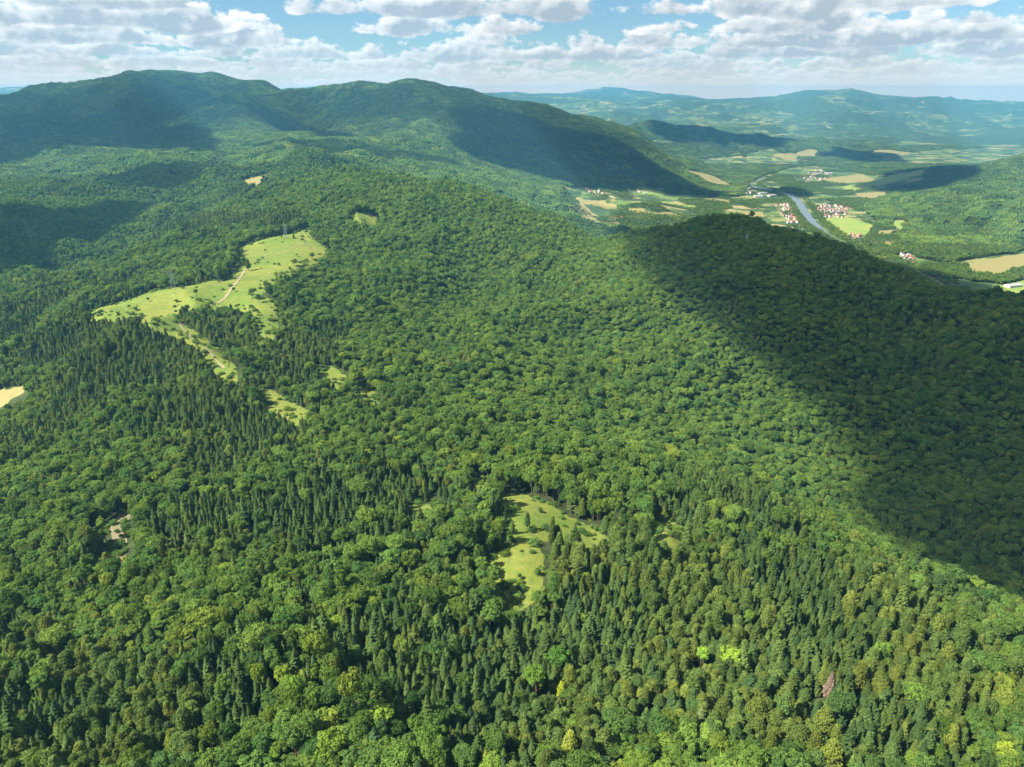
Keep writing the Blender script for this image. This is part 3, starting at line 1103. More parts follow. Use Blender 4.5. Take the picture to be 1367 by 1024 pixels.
def scatter(name, coll, xyz, rot, scale, index):
    """one object: copies of the models of a collection on given points"""
    me = bpy.data.meshes.new(name)
    me.vertices.add(len(xyz))
    me.vertices.foreach_set('co', np.asarray(xyz, np.float32).ravel())
    for n, t, v in (('rot', 'FLOAT_VECTOR', rot), ('size', 'FLOAT_VECTOR', scale)):
        me.attributes.new(n, t, 'POINT').data.foreach_set('vector', np.asarray(v, np.float32).ravel())
    me.attributes.new('pick', 'INT', 'POINT').data.foreach_set('value', np.asarray(index, np.int32))
    o = link(name, me, kind='stuff')
    ng = bpy.data.node_groups.new(name, 'GeometryNodeTree')
    ng.interface.new_socket('Geometry', in_out='INPUT', socket_type='NodeSocketGeometry')
    ng.interface.new_socket('Geometry', in_out='OUTPUT', socket_type='NodeSocketGeometry')
    N = ng.nodes.new
    gi, go, ip, ci = N('NodeGroupInput'), N('NodeGroupOutput'), N('GeometryNodeInstanceOnPoints'), N('GeometryNodeCollectionInfo')
    ci.inputs['Collection'].default_value = coll
    ci.inputs['Separate Children'].default_value = True
    ci.inputs['Reset Children'].default_value = True
    ip.inputs['Pick Instance'].default_value = True

    def attr(n, t):
        a = N('GeometryNodeInputNamedAttribute')
        a.data_type = t
        a.inputs['Name'].default_value = n
        return a.outputs['Attribute']
    Lk = ng.links.new
    Lk(gi.outputs[0], ip.inputs['Points'])
    Lk(ci.outputs[0], ip.inputs['Instance'])
    Lk(attr('pick', 'INT'), ip.inputs['Instance Index'])
    Lk(attr('rot', 'FLOAT_VECTOR'), ip.inputs['Rotation'])
    Lk(attr('size', 'FLOAT_VECTOR'), ip.inputs['Scale'])
    Lk(ip.outputs[0], go.inputs[0])
    md = o.modifiers.new('scatter', 'NODES')
    md.node_group = ng
    return o


# ------------------------------------------------------------------ where the trees stand
STANDS = [(200, 475, 190, 80, .80), (60, 560, 130, 90, .25), (520, 640, 150, 80, .40), (300, 600, 150, 80, .45), (430, 760, 150, 110, .42), (950, 860, 280, 110, .70),
          (1200, 930, 200, 90, .55), (780, 760, 120, 60, .45), (1000, 700, 130, 50, .50), (620, 950, 190, 120, .45), (90, 940, 190, 110, .6), (250, 980, 130, 60, .2), (330, 298, 90, 10, .95), (250, 315, 60, 20, .4),
          (620, 350, 270, 130, -.35), (1120, 480, 330, 160, -.15), (1330, 900, 80, 110, -.15), (700, 560, 200, 60, -.1), (1310, 285, 130, 70, .55), (700, 190, 160, 60, .35), (120, 160, 200, 60, .35)]


def conifer_share(X, Y, Z):
    px, py = to_pixel(X, Y, Z)
    s = np.full(np.shape(X), .29)
    for cx, cy, rx, ry, w in STANDS:
        s = s + w * np.exp(-((px - cx) / rx) ** 2 - ((py - cy) / ry) ** 2)
    return s + .5 * sstep(2800, 4300, Y) + fbm(X, Y, 70, 3) * .38 + fbm(X - 400, Y, 420, 3) * .25 * sstep(1500, 2500, Y)


def jitter_grid(y0, y1, cell, margin=.34):
    ys = np.arange(y0, y1, cell)
    out = []
    for y in ys:
        w = (.74 / (CP + .2 * SP) + margin) * y + 60 if y > 600 else 1.28 * y + 90
        x = np.arange(-w, w, cell)
        out.append(np.stack([x, np.full(len(x), y)], 1))
    g = np.concatenate(out)
    g += rng.uniform(-.46, .46, g.shape) * cell
    return g[:, 0], g[:, 1]


def grid_at(arr, X, Y):
    return bilinear(arr, (X / Y - U[0]) / (U[1] - U[0]), (np.log(Y) - L[0]) / (L[1] - L[0]))


CLEAR = MEADOWS + STRAW + SCAR + GREEN + YELLOW


def wooded(X, Y, far=False):
    ok = np.ones(len(X), bool)
    for p in CLEAR:
        lo, hi = p.min(0) - 5, p.max(0) + 5
        k = np.nonzero((X > lo[0]) & (X < hi[0]) & (Y > lo[1]) & (Y < hi[1]))[0]
        if len(k):
            ok[k[inside(X[k], Y[k], p)]] = False
    op = grid_at(a_open, X, Y)
    hedge = fbm(X + 40, Y, 190, 4)
    ok &= (op < .45) | ((hedge > .12) & (not far))
    k = np.nonzero(Y > 1500)[0]
    ok[k] &= near_line(X[k], Y[k], RIVER) > 11 + 15 * sstep(2600, 3150, Y[k])
    k = np.nonzero((Y < 1500) & (Y > 400))[0]
    for p in PATHS:
        ok[k] &= near_line(X[k], Y[k], p) > 3.5
    return ok


FULL_TO, LIGHT_TO, FAR_TO = 1000.0, 2500.0, 7600.0
trees = {'broad': [], 'con': []}
for key, cell in (('broad', 4.35), ('con', 3.9)):
    X, Y = jitter_grid(50, LIGHT_TO, cell)
    Z = ground_z(X, Y)
    px, py = to_pixel(X, Y, Z)
    keep = (px > -480) & (px < 1850) & (Y > 50)
    X, Y, Z = X[keep], Y[keep], Z[keep]
    keep = wooded(X, Y)
    X, Y, Z = X[keep], Y[keep], Z[keep]
    c = conifer_share(X, Y, Z) + rng.normal(size=len(X)) * .17
    keep = c > .5 if key == 'con' else c <= .5
    thin = rng.random(len(X)) < (.95 if key == 'broad' else .93)
    keep &= thin & ((fbm(X + 11, Y - 7, 19, 2) > -1.02) | (Y < 320))
    # grass seen between the trees stays in sight
    near = (Y < 1500)
    for up in (2, 5, 8, 11, 14):
        for side in (-3.4, 0.0, 3.4):
            keep &= ~(near & seen_in(MEADOW_PX + STRAW_PX + SCAR_PX, X + side, Y, Z, up))
    # bare earth lies open to the sun
    for p_ in SCAR:
        c_ = p_.mean(0)
        keep &= ~((X > c_[0] - 21) & (X < c_[0] + 4) & (np.abs(Y - c_[1]) < 14))
    trees[key] = (X[keep], Y[keep], Z[keep])


def crown_spot(px, py, lift, y0=60.0):
    """the ground under a crown whose middle, LIFT metres up, is seen at a place of the photograph"""
    u, s = east_of(px, py), slope_of(py)
    Ys = np.exp(np.linspace(math.log(y0), math.log(9000), 1600))
    below = np.nonzero(CAMZ + s * Ys <= ground_z(u * Ys, Ys) + lift)[0]
    Y = Ys[below[0]]
    return u * Y, Y


# trees that stand out: (kind, px, py of the crown's middle, height, breadth factor, tone, label)
W = (1, 1, 1)
LONE = [
    ('broad', 262, 393, 10, 1, (.9, .95, .9), 'lone round tree at the top edge of the wooded island in the crest meadow'),
    ('bush', 133, 418, 4, 1, W, 'small round bush near the western tip of the crest meadow'),
    ('bush', 172, 410, 4, 1.1, W, 'left bush of the pair on the lower western part of the crest meadow'),
    ('bush', 181, 413, 4, 1.2, W, 'right bush of the pair on the lower western part of the crest meadow'),
    ('bush', 198, 401, 4.5, 1, (.8, .9, .9), 'single dark bush at the upper rim of the western crest meadow'),
    ('spruce', 308, 411, 8, 1, (.8, .85, .8), 'small lone spruce on the grass below the bend of the tan track'),
    ('broad', 336, 394, 12, 1, (.85, .9, .9), 'larger of two round trees in the neck of the crest meadow'),
    ('broad', 345, 399, 9, .9, (.8, .9, .9), 'smaller of two round trees in the neck of the crest meadow'),
    ('pine', 331, 355, 14, 1, (.8, .85, .8), 'dark tree standing right beside the upper end of the tan track'),
    ('broad', 325, 350, 10, 1, W, 'round tree just left of the dark tree at the upper end of the tan track'),
    ('bush', 312, 387, 5, 1.1, W, 'bush on the inner side of the bend in the tan track'),
    ('broad', 345, 322, 9, 1.2, W, 'broad tree at the left rim of the upper crest meadow'),
    ('bush', 354, 335, 4, 1, W, 'small bush in the middle of the upper crest meadow'),
    ('broad', 393, 352, 9, 1.3, (.8, .9, .85), 'widest tree clump on the right side of the upper crest meadow'),
    ('broad', 402, 354, 8, 1.1, (.8, .9, .85), 'tree leaning against the widest clump in the upper crest meadow'),
    ('broad', 417, 343, 9, 1.1, (.8, .88, .85), 'round dark tree near the right rim of the upper crest meadow'),
    ('bush', 396, 341, 3.5, 1, W, 'small bush above the widest tree clump of the upper crest meadow'),
    ('spruce', 392, 315, 9, .9, (.85, .9, .9), 'small conifer just right of the upper pylon'),
    ('bush', 376, 317, 4, 1, W, 'bush just left of the upper pylon'),
    ('bush', 372, 353, 3.5, 1, W, 'small bush below the footpath in the upper crest meadow'),
    ('spruce', 674, 689, 9, 1, (.8, .85, .8), 'short dark spruce at the left end of the lower clearing'),
    ('pine', 684, 701, 10, .9, (.9, .95, .9), 'slim pine in front of the tallest pine of the lower clearing'),
    ('pine', 704, 690, 14, 1, (.8, .85, .8), 'tallest pine standing free on the grass of the lower clearing'),
    ('bush', 721, 680, 4, 1, W, 'small bush on the upper grass of the lower clearing'),
    ('bush', 694, 768, 4, 1, W, 'lone dark bush in the middle of the lowest grass patch'),
    ('bush', 718, 762, 5, .9, W, 'bush at the right border of the lowest grass patch'),
    ('bush', 893, 698, 4, 1, W, 'small bush on the little clearing to the right'),
    ('pine', 750, 918, 14, .75, (2.1, 1.75, .7), 'slim yellow tree glowing among dark trees near the bottom centre'),
    ('broad', 716, 902, 19, 1.1, (1.55, 1.6, 1.1), 'large bright green broadleaf tree beside the slim yellow tree'),
    ('broad', 745, 875, 17, 1, (1.35, 1.4, 1.0), 'bright green broadleaf tree above the slim yellow tree'),
    ('broad', 937, 873, 15, .9, (1.45, 1.5, 1.0), 'bright green broadleaf tree alone among dark conifers at right of centre'),
    ('broad', 979, 876, 17, 1.1, (1.3, 1.35, 1.1), 'big pale green broadleaf tree among dark conifers below the right clearing'),
    ('broad', 1001, 824, 14, .9, (1.6, 1.55, 1.0), 'lime coloured broadleaf tree above the big pale green one among conifers'),
    ('spruce', 1110, 906, 17, .9, (2.9, 1.3, 3.4), 'dead spruce with reddish brown needles in the conifers on the right'),
    ('spruce', 409, 797, 14, .8, (2.0, 1.0, 1.3), 'dying spruce with rusty needles in the woods left of centre'),
    ('spruce', 937, 950, 15, .9, (2.3, 1.8, 2.2), 'bare greyish spruce among green conifers near the bottom'),
    ('broad', 393, 770, 16, .85, (1.75, 1.55, 1.2), 'pale yellowish tree above the rusty dying spruce'),
    ('broad', 170, 613, 18, 1.1, (1.35, 1.4, 1.0), 'light green broadleaf tree above the bare earth scar'),
    ('broad', 190, 687, 19, 1.2, (.95, 1.02, .85), 'big round broadleaf tree leaning over the bare earth scar'),
    ('broad', 575, 985, 18, 1, (1.45, 1.5, 1.2), 'bright pale green tree at the bottom edge left of centre'),
    ('broad', 232, 700, 15, 1, (1.35, 1.35, 1.0), 'lime tree a little right of the bare earth scar'),
    ('broad', 1180, 865, 14, .9, (1.4, 1.4, 1.0), 'bright broadleaf tree in the right hand conifer slope'),
    ('broad', 452, 835, 17, 1.15, (1.35, 1.35, .95), 'light green broadleaf tree on the slope left of the lowest grass patch'),
]
# the woods: the largest in the picture are trees of their own, the others stay part of the forest
NAME = {'broad': 'broadleaf_tree', 'spruce': 'spruce_tree', 'pine': 'pine_tree', 'bush': 'bush'}
KIND = {'broad': BROAD, 'spruce': SPRUCE, 'pine': PINE, 'bush': BROAD}
tops = {k: [float(c.vertices and max(v.co.z for v in c.vertices)) for c in KIND[k].crowns] for k in KIND}


def one_tree(key, i, x, y, z, rz, sxy, sz, tone, label, cat, group):
    k = KIND[key]
    i = i % len(k.crowns)
    r = bpy.data.objects.new(NAME[key], None)
    r.empty_display_size = .5
    COL.objects.link(r)
    r.location = (x, y, z)
    r.rotation_euler = (0, 0, rz)
    r.scale = (sxy, sxy, sz)
    tag(r, None, label, cat, group)
    for nm, me in (('crown', k.crowns[i]), ('trunk', k.trunks[i])):
        o = bpy.data.objects.new(nm, me)
        o.parent = r
        if nm == 'crown':
            o.color = (*tone, 1)
        COL.objects.link(o)


lone_xy = []
for n, (key, px, py, h, br, tone, label) in enumerate(LONE):
    h *= 1.3 if py < 560 else .85
    x, y = crown_spot(px, py, h * (.75 if py > 560 else .45))
    z = float(ground_z(x, y))
    i = (n * 5 + 2) % len(KIND[key].crowns)
    s = h / tops[key][i]
    if key == 'bush':                            # a crown that starts at the grass
        z -= h * .42
        s *= 1.42
    one_tree(key, i, x, y, z, n * 1.3, s * br, s, tone, label, 'bush' if key == 'bush' else 'tree',
             'bushes on the meadows' if key == 'bush' else 'trees that stand out or stand alone')
    lone_xy.append((x, y, (3.2 if py > 560 else 4.0) * (1.3 if key == 'broad' else 1)))


def away_from_lone(X, Y):
    ok = np.ones(len(X), bool)
    for x, y, r in lone_xy:
        ok &= np.hypot(X - x, Y - y) > r
    return ok


MARKS = [(750, 918, 'slim yellow tree'), (1110, 906, 'reddish dead spruce'), (937, 950, 'bare greyish spruce'), (575, 985, 'pale bottom edge tree'), (409, 797, 'rusty dying spruce'), (160, 715, 'earth scar'),
         (697, 780, 'lowest grass patch'), (895, 705, 'right hand clearing'), (0, 1024, 'bottom left corner'), (1367, 1024, 'bottom right corner'), (452, 835, 'light green slope tree'), (937, 873, 'lone bright tree'), (1180, 865, 'bright slope tree'),
         (1367, 850, 'lit ridge end at the frame'), (0, 850, 'left edge of the near slope'), (300, 1024, 'left third of the bottom edge'), (1130, 1024, 'right third of the bottom edge')]


def where(px, py):
    """which way from the nearest thing one can find"""
    d, mx, my, nm = min(((px - a) ** 2 + (py - b) ** 2, a, b, n_) for a, b, n_ in MARKS)
    d, dx, dy = math.sqrt(d), px - mx, py - my
    side = 'left' if dx < 0 else 'right'
    vert = 'above' if dy < 0 else 'below'
    if abs(dx) > 2.2 * abs(dy):
        w = side + ' of'
    elif abs(dy) > 2.2 * abs(dx):
        w = vert
    else:
        w = vert + ' ' + side + ' of'
    return ('close ' if d < 35 else 'far ' if d > 90 else '') + w + ' the ' + nm


ind = {'broad': 0, 'spruce': 0, 'pine': 0}
forest = {}
for key in ('broad', 'con'):
    X, Y, Z = trees[key]
    keep = away_from_lone(X, Y)
    X, Y, Z = X[keep], Y[keep], Z[keep]
    n = len(X)
    rz = rng.uniform(0, 6.28, n)
    sxy = np.exp(rng.normal(0, .22, n)) * (1 if key == 'broad' else 1.02)
    sz = sxy ** .6 * np.exp(rng.normal(0, .12, n)) * (1 + .22 * fbm(X + 77, Y, 110, 2))
    pick = rng.integers(0, 2520, n)
    if key == 'con':
        pine = fbm(X + 300, Y + 80, 55, 2) + rng.normal(0, .35, n) + np.where(Y < 600, -.05, -.15) > 0
        subs = [('pine', pine), ('spruce', ~pine)]
    else:
        subs = [('broad', np.ones(n, bool))]
    # nearest in the frame first
    px, py = to_pixel(X, Y, Z + 13)
    dep = Y * CP - (Z - CAMZ) * SP
    seen = (px > 4) & (px < 1363) & (py < 1020)
    order = np.argsort(np.where(seen, dep, 1e9))[:300]
    single = np.zeros(n, bool)
    single[order] = True
    for j in order:
        kk = 'broad' if key == 'broad' else ('pine' if pine[j] else 'spruce')
        t = rng.normal(0, .13)
        tone = (float(np.exp(t * 1.25)), float(np.exp(t)), float(np.exp(t * .5 + rng.normal(0, .08))))
        shade = 'dark ' if t < -.1 else 'pale ' if t > .1 else 'green '
        size = 'large ' if sxy[j] > 1.14 else 'small ' if sxy[j] < .88 else ''
        what = {'broad': 'round broadleaf tree', 'pine': 'uneven tall pine', 'spruce': 'pointed spruce'}[kk]
        label = size + shade + what + ' ' + where(px[j], py[j])
        one_tree(kk, int(pick[j]), X[j], Y[j], Z[j], rz[j], sxy[j], sz[j], tone, label, 'tree', 'forest ' + {'broad': 'broadleaf trees', 'pine': 'pines', 'spruce': 'spruces'}[kk] + ' of the near slope')
    for sub, m in subs:
        near = m & (Y < FULL_TO) & ~single
        mid = m & (Y >= FULL_TO)
        k = KIND[sub]
        for nm, coll, sel in (('near_' + sub, k.full, near), ('middle_' + sub, k.light, mid)):
            c = int(sel.sum())
            scatter({'broad': 'broadleaf', 'pine': 'pine', 'spruce': 'spruce'}[sub] + ('_forest' if nm[0] == 'n' else '_forest_beyond'), coll,
                    np.stack([X[sel], Y[sel], Z[sel]], 1), np.stack([rng.normal(0, .03, c), rng.normal(0, .03, c), rz[sel]], 1),
                    np.stack([sxy[sel], sxy[sel], sz[sel]], 1), pick[sel] % len(coll.objects))

# far woods: patches of trees laid on the slope
X, Y = jitter_grid(LIGHT_TO + 10, FAR_TO, 27, .30)
keep = wooded(X, Y, far=True)
X, Y = X[keep], Y[keep]
Z = ground_z(X, Y)
e = 14.0
dzx = (ground_z(X + e, Y) - ground_z(X - e, Y)) / (2 * e)
dzy = (ground_z(X, Y + e) - ground_z(X, Y - e)) / (2 * e)
cs = conifer_share(X, Y, Z) + rng.normal(size=len(X)) * .12
pick = np.clip((cs * 6.2).astype(int), 0, 5)
n = len(X)
yaw = rng.uniform(0, 6.28, n)
# tilt to the slope after turning about the vertical (XYZ euler applies x, then y, then z)
cy, sy = np.cos(yaw), np.sin(yaw)
gx2, gy2 = dzx * cy + dzy * sy, -dzx * sy + dzy * cy
scatter('far_woodland', FAR, np.stack([X, Y, Z], 1), np.stack([np.arctan(gy2), -np.arctan(gx2), yaw], 1), np.stack([rng.uniform(.9, 1.15, n)] * 3, 1), pick)

# hedges, riverside trees and garden trees on the plain beyond
X, Y = jitter_grid(1900, 5600, 9)
Z = ground_z(X, Y)
op = grid_at(a_open, X, Y)
keep = (op >= .45) & (X / Y > -.05) & (Y > 1900)
X, Y, Z = X[keep], Y[keep], Z[keep]
bank = near_line(X, Y, RIVER)
keep = ((fbm(X + 40, Y, 190, 4) > .12) & wooded(X, Y)) | ((bank > 10) & (bank < 62) & (fbm(X, Y, 60, 2) > -.55)) | (rng.random(len(X)) < .11) & wooded(X, Y)
keep &= bank > 10 + 18 * sstep(2600, 3150, Y)
X, Y, Z = X[keep], Y[keep], Z[keep]
n = len(X)
sc = rng.uniform(.55, 1.0, n)
scatter('valley_trees', BROAD.light, np.stack([X, Y, Z], 1), np.stack([np.zeros(n), np.zeros(n), rng.uniform(0, 6.28, n)], 1), np.stack([sc * 1.35, sc * 1.35, sc], 1), rng.integers(0, 7, n))
print('trees', {k: len(v[0]) for k, v in trees.items()}, 'valley', n)

# shrubs on the edges of the meadows
sx, sy_ = [], []
for p in MEADOWS + SCAR:
    n_ = len(p)
    for i in range(n_):
        a, b = p[i], p[(i + 1) % n_]
        d = np.hypot(*(b - a))
        for k in range(int(d / 2.2)):
            if rng.random() < .6:
                q_ = a + (b - a) * rng.random() + rng.normal(0, 3.5, 2)
                sx.append(q_[0])
                sy_.append(q_[1])
    lo, hi = p.min(0), p.max(0)
    for k in range(int((hi - lo).prod() / 900)):
        q_ = rng.uniform(lo, hi)
        if inside(q_[:1], q_[1:], p)[0] and fbm(q_[:1], q_[1:], 60, 2)[0] > -.1:
            sx.append(q_[0])
            sy_.append(q_[1])
sx, sy_ = np.array(sx), np.array(sy_)
n = len(sx)
sc = rng.uniform(.16, .7, n) ** 1.15
scatter('meadow_edge_scrub', BROAD.light, np.stack([sx, sy_, ground_z(sx, sy_) - 3.5 * sc * 2], 1), np.stack([np.zeros(n), np.zeros(n), rng.uniform(0, 6, n)], 1), np.stack([sc * 1.4, sc * 1.4, sc], 1), rng.integers(0, 6, n))

# ------------------------------------------------------------------ pylons
M_STEEL, _, _ = principled('galvanised_steel', (.42, .45, .46), .5, .6, .4)


def beams(segs, w):
    V, F = [], []
    for p0, p1 in segs:
        p0, p1 = np.array(p0, float), np.array(p1, float)
        d = (p1 - p0) / np.linalg.norm(p1 - p0)
        a = np.cross(d, (.3, .2, 1) if abs(d[2]) < .9 else (1, 0, 0))
        a /= np.linalg.norm(a)
        b = np.cross(d, a)
        n0 = len(V)
        for p in (p0, p1):
            for s, t in ((-1, -1), (1, -1), (1, 1), (-1, 1)):
                V.append(p + (a * s + b * t) * w / 2)
        for i in range(4):
            F.append((n0 + i, n0 + (i + 1) % 4, n0 + 4 + (i + 1) % 4, n0 + 4 + i))
        F += [(n0 + 3, n0 + 2, n0 + 1, n0), (n0 + 4, n0 + 5, n0 + 6, n0 + 7)]
    return np.array(V), np.array(F)


def pylon(px, py, h, label):
    x, y = on_ground(px, py)
    r = bpy.data.objects.new('power_pylon', None)
    COL.objects.link(r)
    r.location = (x, y, float(ground_z(x, y)))
    r.rotation_euler = (0, 0, .5)
    tag(r, None, label, 'pylon', 'steel power pylons')
    half = lambda z: 2.6 * (1 - z / h) ** 1.0 + .35
    crn = ((-1, -1), (1, -1), (1, 1), (-1, 1))
    for cx, cy_ in crn:
        link('leg', new_mesh('leg', *beams([((cx * half(-.6), cy_ * half(-.6), -.6), (cx * half(h * .62), cy_ * half(h * .62), h * .62)), ((cx * half(h * .62), cy_ * half(h * .62), h * .62), (cx * .3, cy_ * .3, h))], .26), [M_STEEL]), r)
    segs = []
    zs = [0, .14, .27, .39, .5, .6, .69, .77, .85, .92]
    for a, b in zip(zs[:-1], zs[1:]):
        for i in range(4):
            (x0, y0), (x1, y1) = crn[i], crn[(i + 1) % 4]
            za, zb = a * h, b * h
            segs += [((x0 * half(za), y0 * half(za), za), (x1 * half(zb), y1 * half(zb), zb)), ((x1 * half(za), y1 * half(za), za), (x0 * half(zb), y0 * half(zb), zb))]
    link('bracing', new_mesh('bracing', *beams(segs, .11), [M_STEEL]), r)
    for z, w in ((.70, 4.2), (.82, 5.2), (.93, 3.6)):
        arm = link('cross_arm', new_mesh('cross_arm', *beams([((-w, 0, z * h), (w, 0, z * h)), ((-w, 0, z * h), (0, 0, z * h + 1.3)), ((w, 0, z * h), (0, 0, z * h + 1.3))], .26), [M_STEEL]), r)
        for s in (-1, 1):
            link('insulator', new_mesh('insulator', *beams([((s * w * .95, 0, z * h - 1.4), (s * w * .95, 0, z * h))], .22), [M_STEEL]), arm)


pylon(232, 386, 25, 'grey lattice power pylon at the upper rim of the western crest meadow')
pylon(382, 319, 24, 'grey lattice power pylon on the upper crest meadow between two small bushes')
pylon(996, 330, 21, 'grey lattice power pylon rising from the shaded wooded spur')

# ------------------------------------------------------------------ houses in the valley
ROOFS = [principled('red_tiles', (.23, .085, .06), .8)[0], principled('brown_tiles', (.15, .09, .07), .8)[0], principled('grey_sheet_roof', (.30, .30, .31), .6)[0], principled('orange_tiles', (.28, .13, .085), .8)[0]]
WALLS = [principled('white_plaster', (.52, .50, .46), .9)[0], principled('cream_plaster', (.42, .37, .29), .9)[0]]
GLASS = principled('window_glass', (.05, .06, .07), .2)[0]


def house_mesh(w, d, e, rdg, wall, roof):
    hw, hd, o = w / 2, d / 2, .5
    V = [(-hw, -hd, -1), (hw, -hd, -1), (hw, hd, -1), (-hw, hd, -1), (-hw, -hd, e), (hw, -hd, e), (hw, hd, e), (-hw, hd, e), (-hw, 0, rdg - .1), (hw, 0, rdg - .1)]
    Q = [(0, 1, 5, 4), (1, 2, 6, 5), (2, 3, 7, 6), (3, 0, 4, 7)]
    T = [(4, 7, 8), (5, 9, 6)]
    sl = (rdg - e) / hd
    n = len(V)
    for yy in (-1, 1):
        y0, z0 = yy * (hd + o), e - sl * o
        V += [(-hw - o, y0, z0), (hw + o, y0, z0), (hw + o, 0, rdg), (-hw - o, 0, rdg), (-hw - o, y0, z0 + .25), (hw + o, y0, z0 + .25), (hw + o, 0, rdg + .25), (-hw - o, 0, rdg + .25)]
    roofs = []
    for s in (0, 8):
        b = n + s
        roofs += [(b, b + 1, b + 2, b + 3), (b + 4, b + 5, b + 6, b + 7), (b, b + 1, b + 5, b + 4), (b + 1, b + 2, b + 6, b + 5), (b + 3, b, b + 4, b + 7)]
    m = len(V)
    c = (w * .2, hd * .3)
    for z in (rdg - 1.2, rdg + .9):
        V += [(c[0] - .4, c[1] - .4, z), (c[0] + .4, c[1] - .4, z), (c[0] + .4, c[1] + .4, z), (c[0] - .4, c[1] + .4, z)]
    ch = [(m + i, m + (i + 1) % 4, m + 4 + (i + 1) % 4, m + 4 + i) for i in range(4)] + [(m + 4, m + 5, m + 6, m + 7)]
    wn = []
    for yy in (-1, 1):
        for k in range(max(2, int(w / 4))):
            xc = -hw + (k + .5) * w / max(2, int(w / 4))
            b = len(V)
            V += [(xc - .6, yy * (hd + .03), 1.2), (xc + .6, yy * (hd + .03), 1.2), (xc + .6, yy * (hd + .03), 2.6), (xc - .6, yy * (hd + .03), 2.6)]
            wn.append((b, b + 1, b + 2, b + 3))
    faces = Q + roofs + ch + wn
    mi = [0] * 4 + [1] * len(roofs) + [0] * 5 + [2] * len(wn)
    return new_mesh('house', V, [np.array(faces), np.array(T)], [wall, roof, GLASS], mi + [0, 0])


RN = ['red', 'brown', 'grey', 'orange']
HM = {}
for ri in range(4):
    for wi in range(2):
        HM[ri, wi] = house_mesh(12, 9.5, 5.2, 9.2, WALLS[wi], ROOFS[ri])
HALL = house_mesh(46, 20, 6.5, 9.5, WALLS[0], ROOFS[2])
CL = [
    ([(1036, 274), (1056, 270), (1061, 288), (1068, 302), (1052, 298), (1042, 286)], 36, 'the dense left bank village'),
    ([(1090, 276), (1108, 272), (1132, 279), (1128, 291), (1092, 291)], 44, 'the right bank village'),
    ([(1132, 313), (1150, 314), (1156, 322), (1140, 322)], 12, 'the hamlet below the green field'),
    ([(1158, 325), (1172, 324), (1184, 334), (1176, 338)], 12, 'the hamlet at the hill foot'),
    ([(1196, 338), (1210, 338), (1224, 352), (1214, 354)], 10, 'the lowest riverside hamlet'),
    ([(968, 240), (1000, 238), (1012, 258), (985, 262)], 30, 'the river bend settlement'),
    ([(1060, 236), (1095, 226), (1112, 232), (1100, 244), (1066, 246)], 34, 'the far town upstream'),
    ([(814, 290), (826, 289), (832, 295), (818, 296)], 6, 'the farmstead behind the crest'),
    ([(775, 252), (830, 250), (872, 258), (850, 263), (790, 258)], 14, 'the farms below the dark mountain'),
    ([(905, 240), (940, 246), (965, 258), (930, 252)], 12, 'the mountain straw strip'),
]


def spot_in(p_, poly_):
    d_ = (np.array(p_) - poly_.mean(0)) / (np.ptp(poly_, axis=0) / 2)
    v_ = 'upper ' if d_[1] < -.3 else 'lower ' if d_[1] > .3 else ''
    s_ = 'left' if d_[0] < -.3 else 'right' if d_[0] > .3 else ''
    return (v_ + s_ if s_ else {'upper ': 'top', 'lower ': 'bottom'}[v_]) if v_ + s_ else 'centre'


hx, hy = [], []
for poly, n, place in CL:
    n = int(n * 1.4)
    poly_a = np.array(poly, float)
    lo, hi = poly_a.min(0), poly_a.max(0)
    made = 0
    for _ in range(n * 12):
        if made >= n:
            break
        px, py = rng.uniform(lo, hi)
        if not inside(np.array([px]), np.array([py]), poly_a)[0]:
            continue
        x, y = on_ground(px, py, 1500)
        if any((x - a) ** 2 + (y - b) ** 2 < 14 ** 2 for a, b in zip(hx, hy)) or near_line(np.array([x]), np.array([y]), RIVER)[0] < 36:
            continue
        hx.append(x)
        hy.append(y)
        made += 1
        ri, wi = int(rng.choice(4, p=[.42, .2, .18, .2])), int(rng.random() < .3)
        o = link('house', HM[ri, wi], None, None, '%s house with %s roof at the %s of %s' % (('white', 'cream')[wi], RN[ri], spot_in((px, py), poly_a), place), 'house', 'houses of ' + place)
        o.location = (x, y, float(ground_z(x, y)))
        o.rotation_euler = (0, 0, rng.choice([.4, 2.0]) + rng.normal(0, .15))
        o.scale = (rng.uniform(.75, 1.1),) * 3
for n, (px, py) in enumerate([(1004, 257), (1018, 259), (1030, 262), (1012, 263), (1024, 255), (1092, 233), (1106, 232), (1352, 383)]):
    x, y = on_ground(px, py, 1500)
    o = link('hall', HALL, None, None, ['long white hall farthest left in the works by the river bend', 'long white hall in the middle of the works by the river bend', 'long white hall nearest the river in the works',
             'long white hall in front of the works by the river bend', 'long white hall at the back of the works by the river bend', 'left long white hall of the far town', 'right long white hall of the far town',
             'grey roofed farm hall by the green field at the right edge'][n], 'hall', 'long halls in the valley')
    o.location = (x, y, float(ground_z(x, y)))
    o.rotation_euler = (0, 0, .1 + .2 * (n % 3))

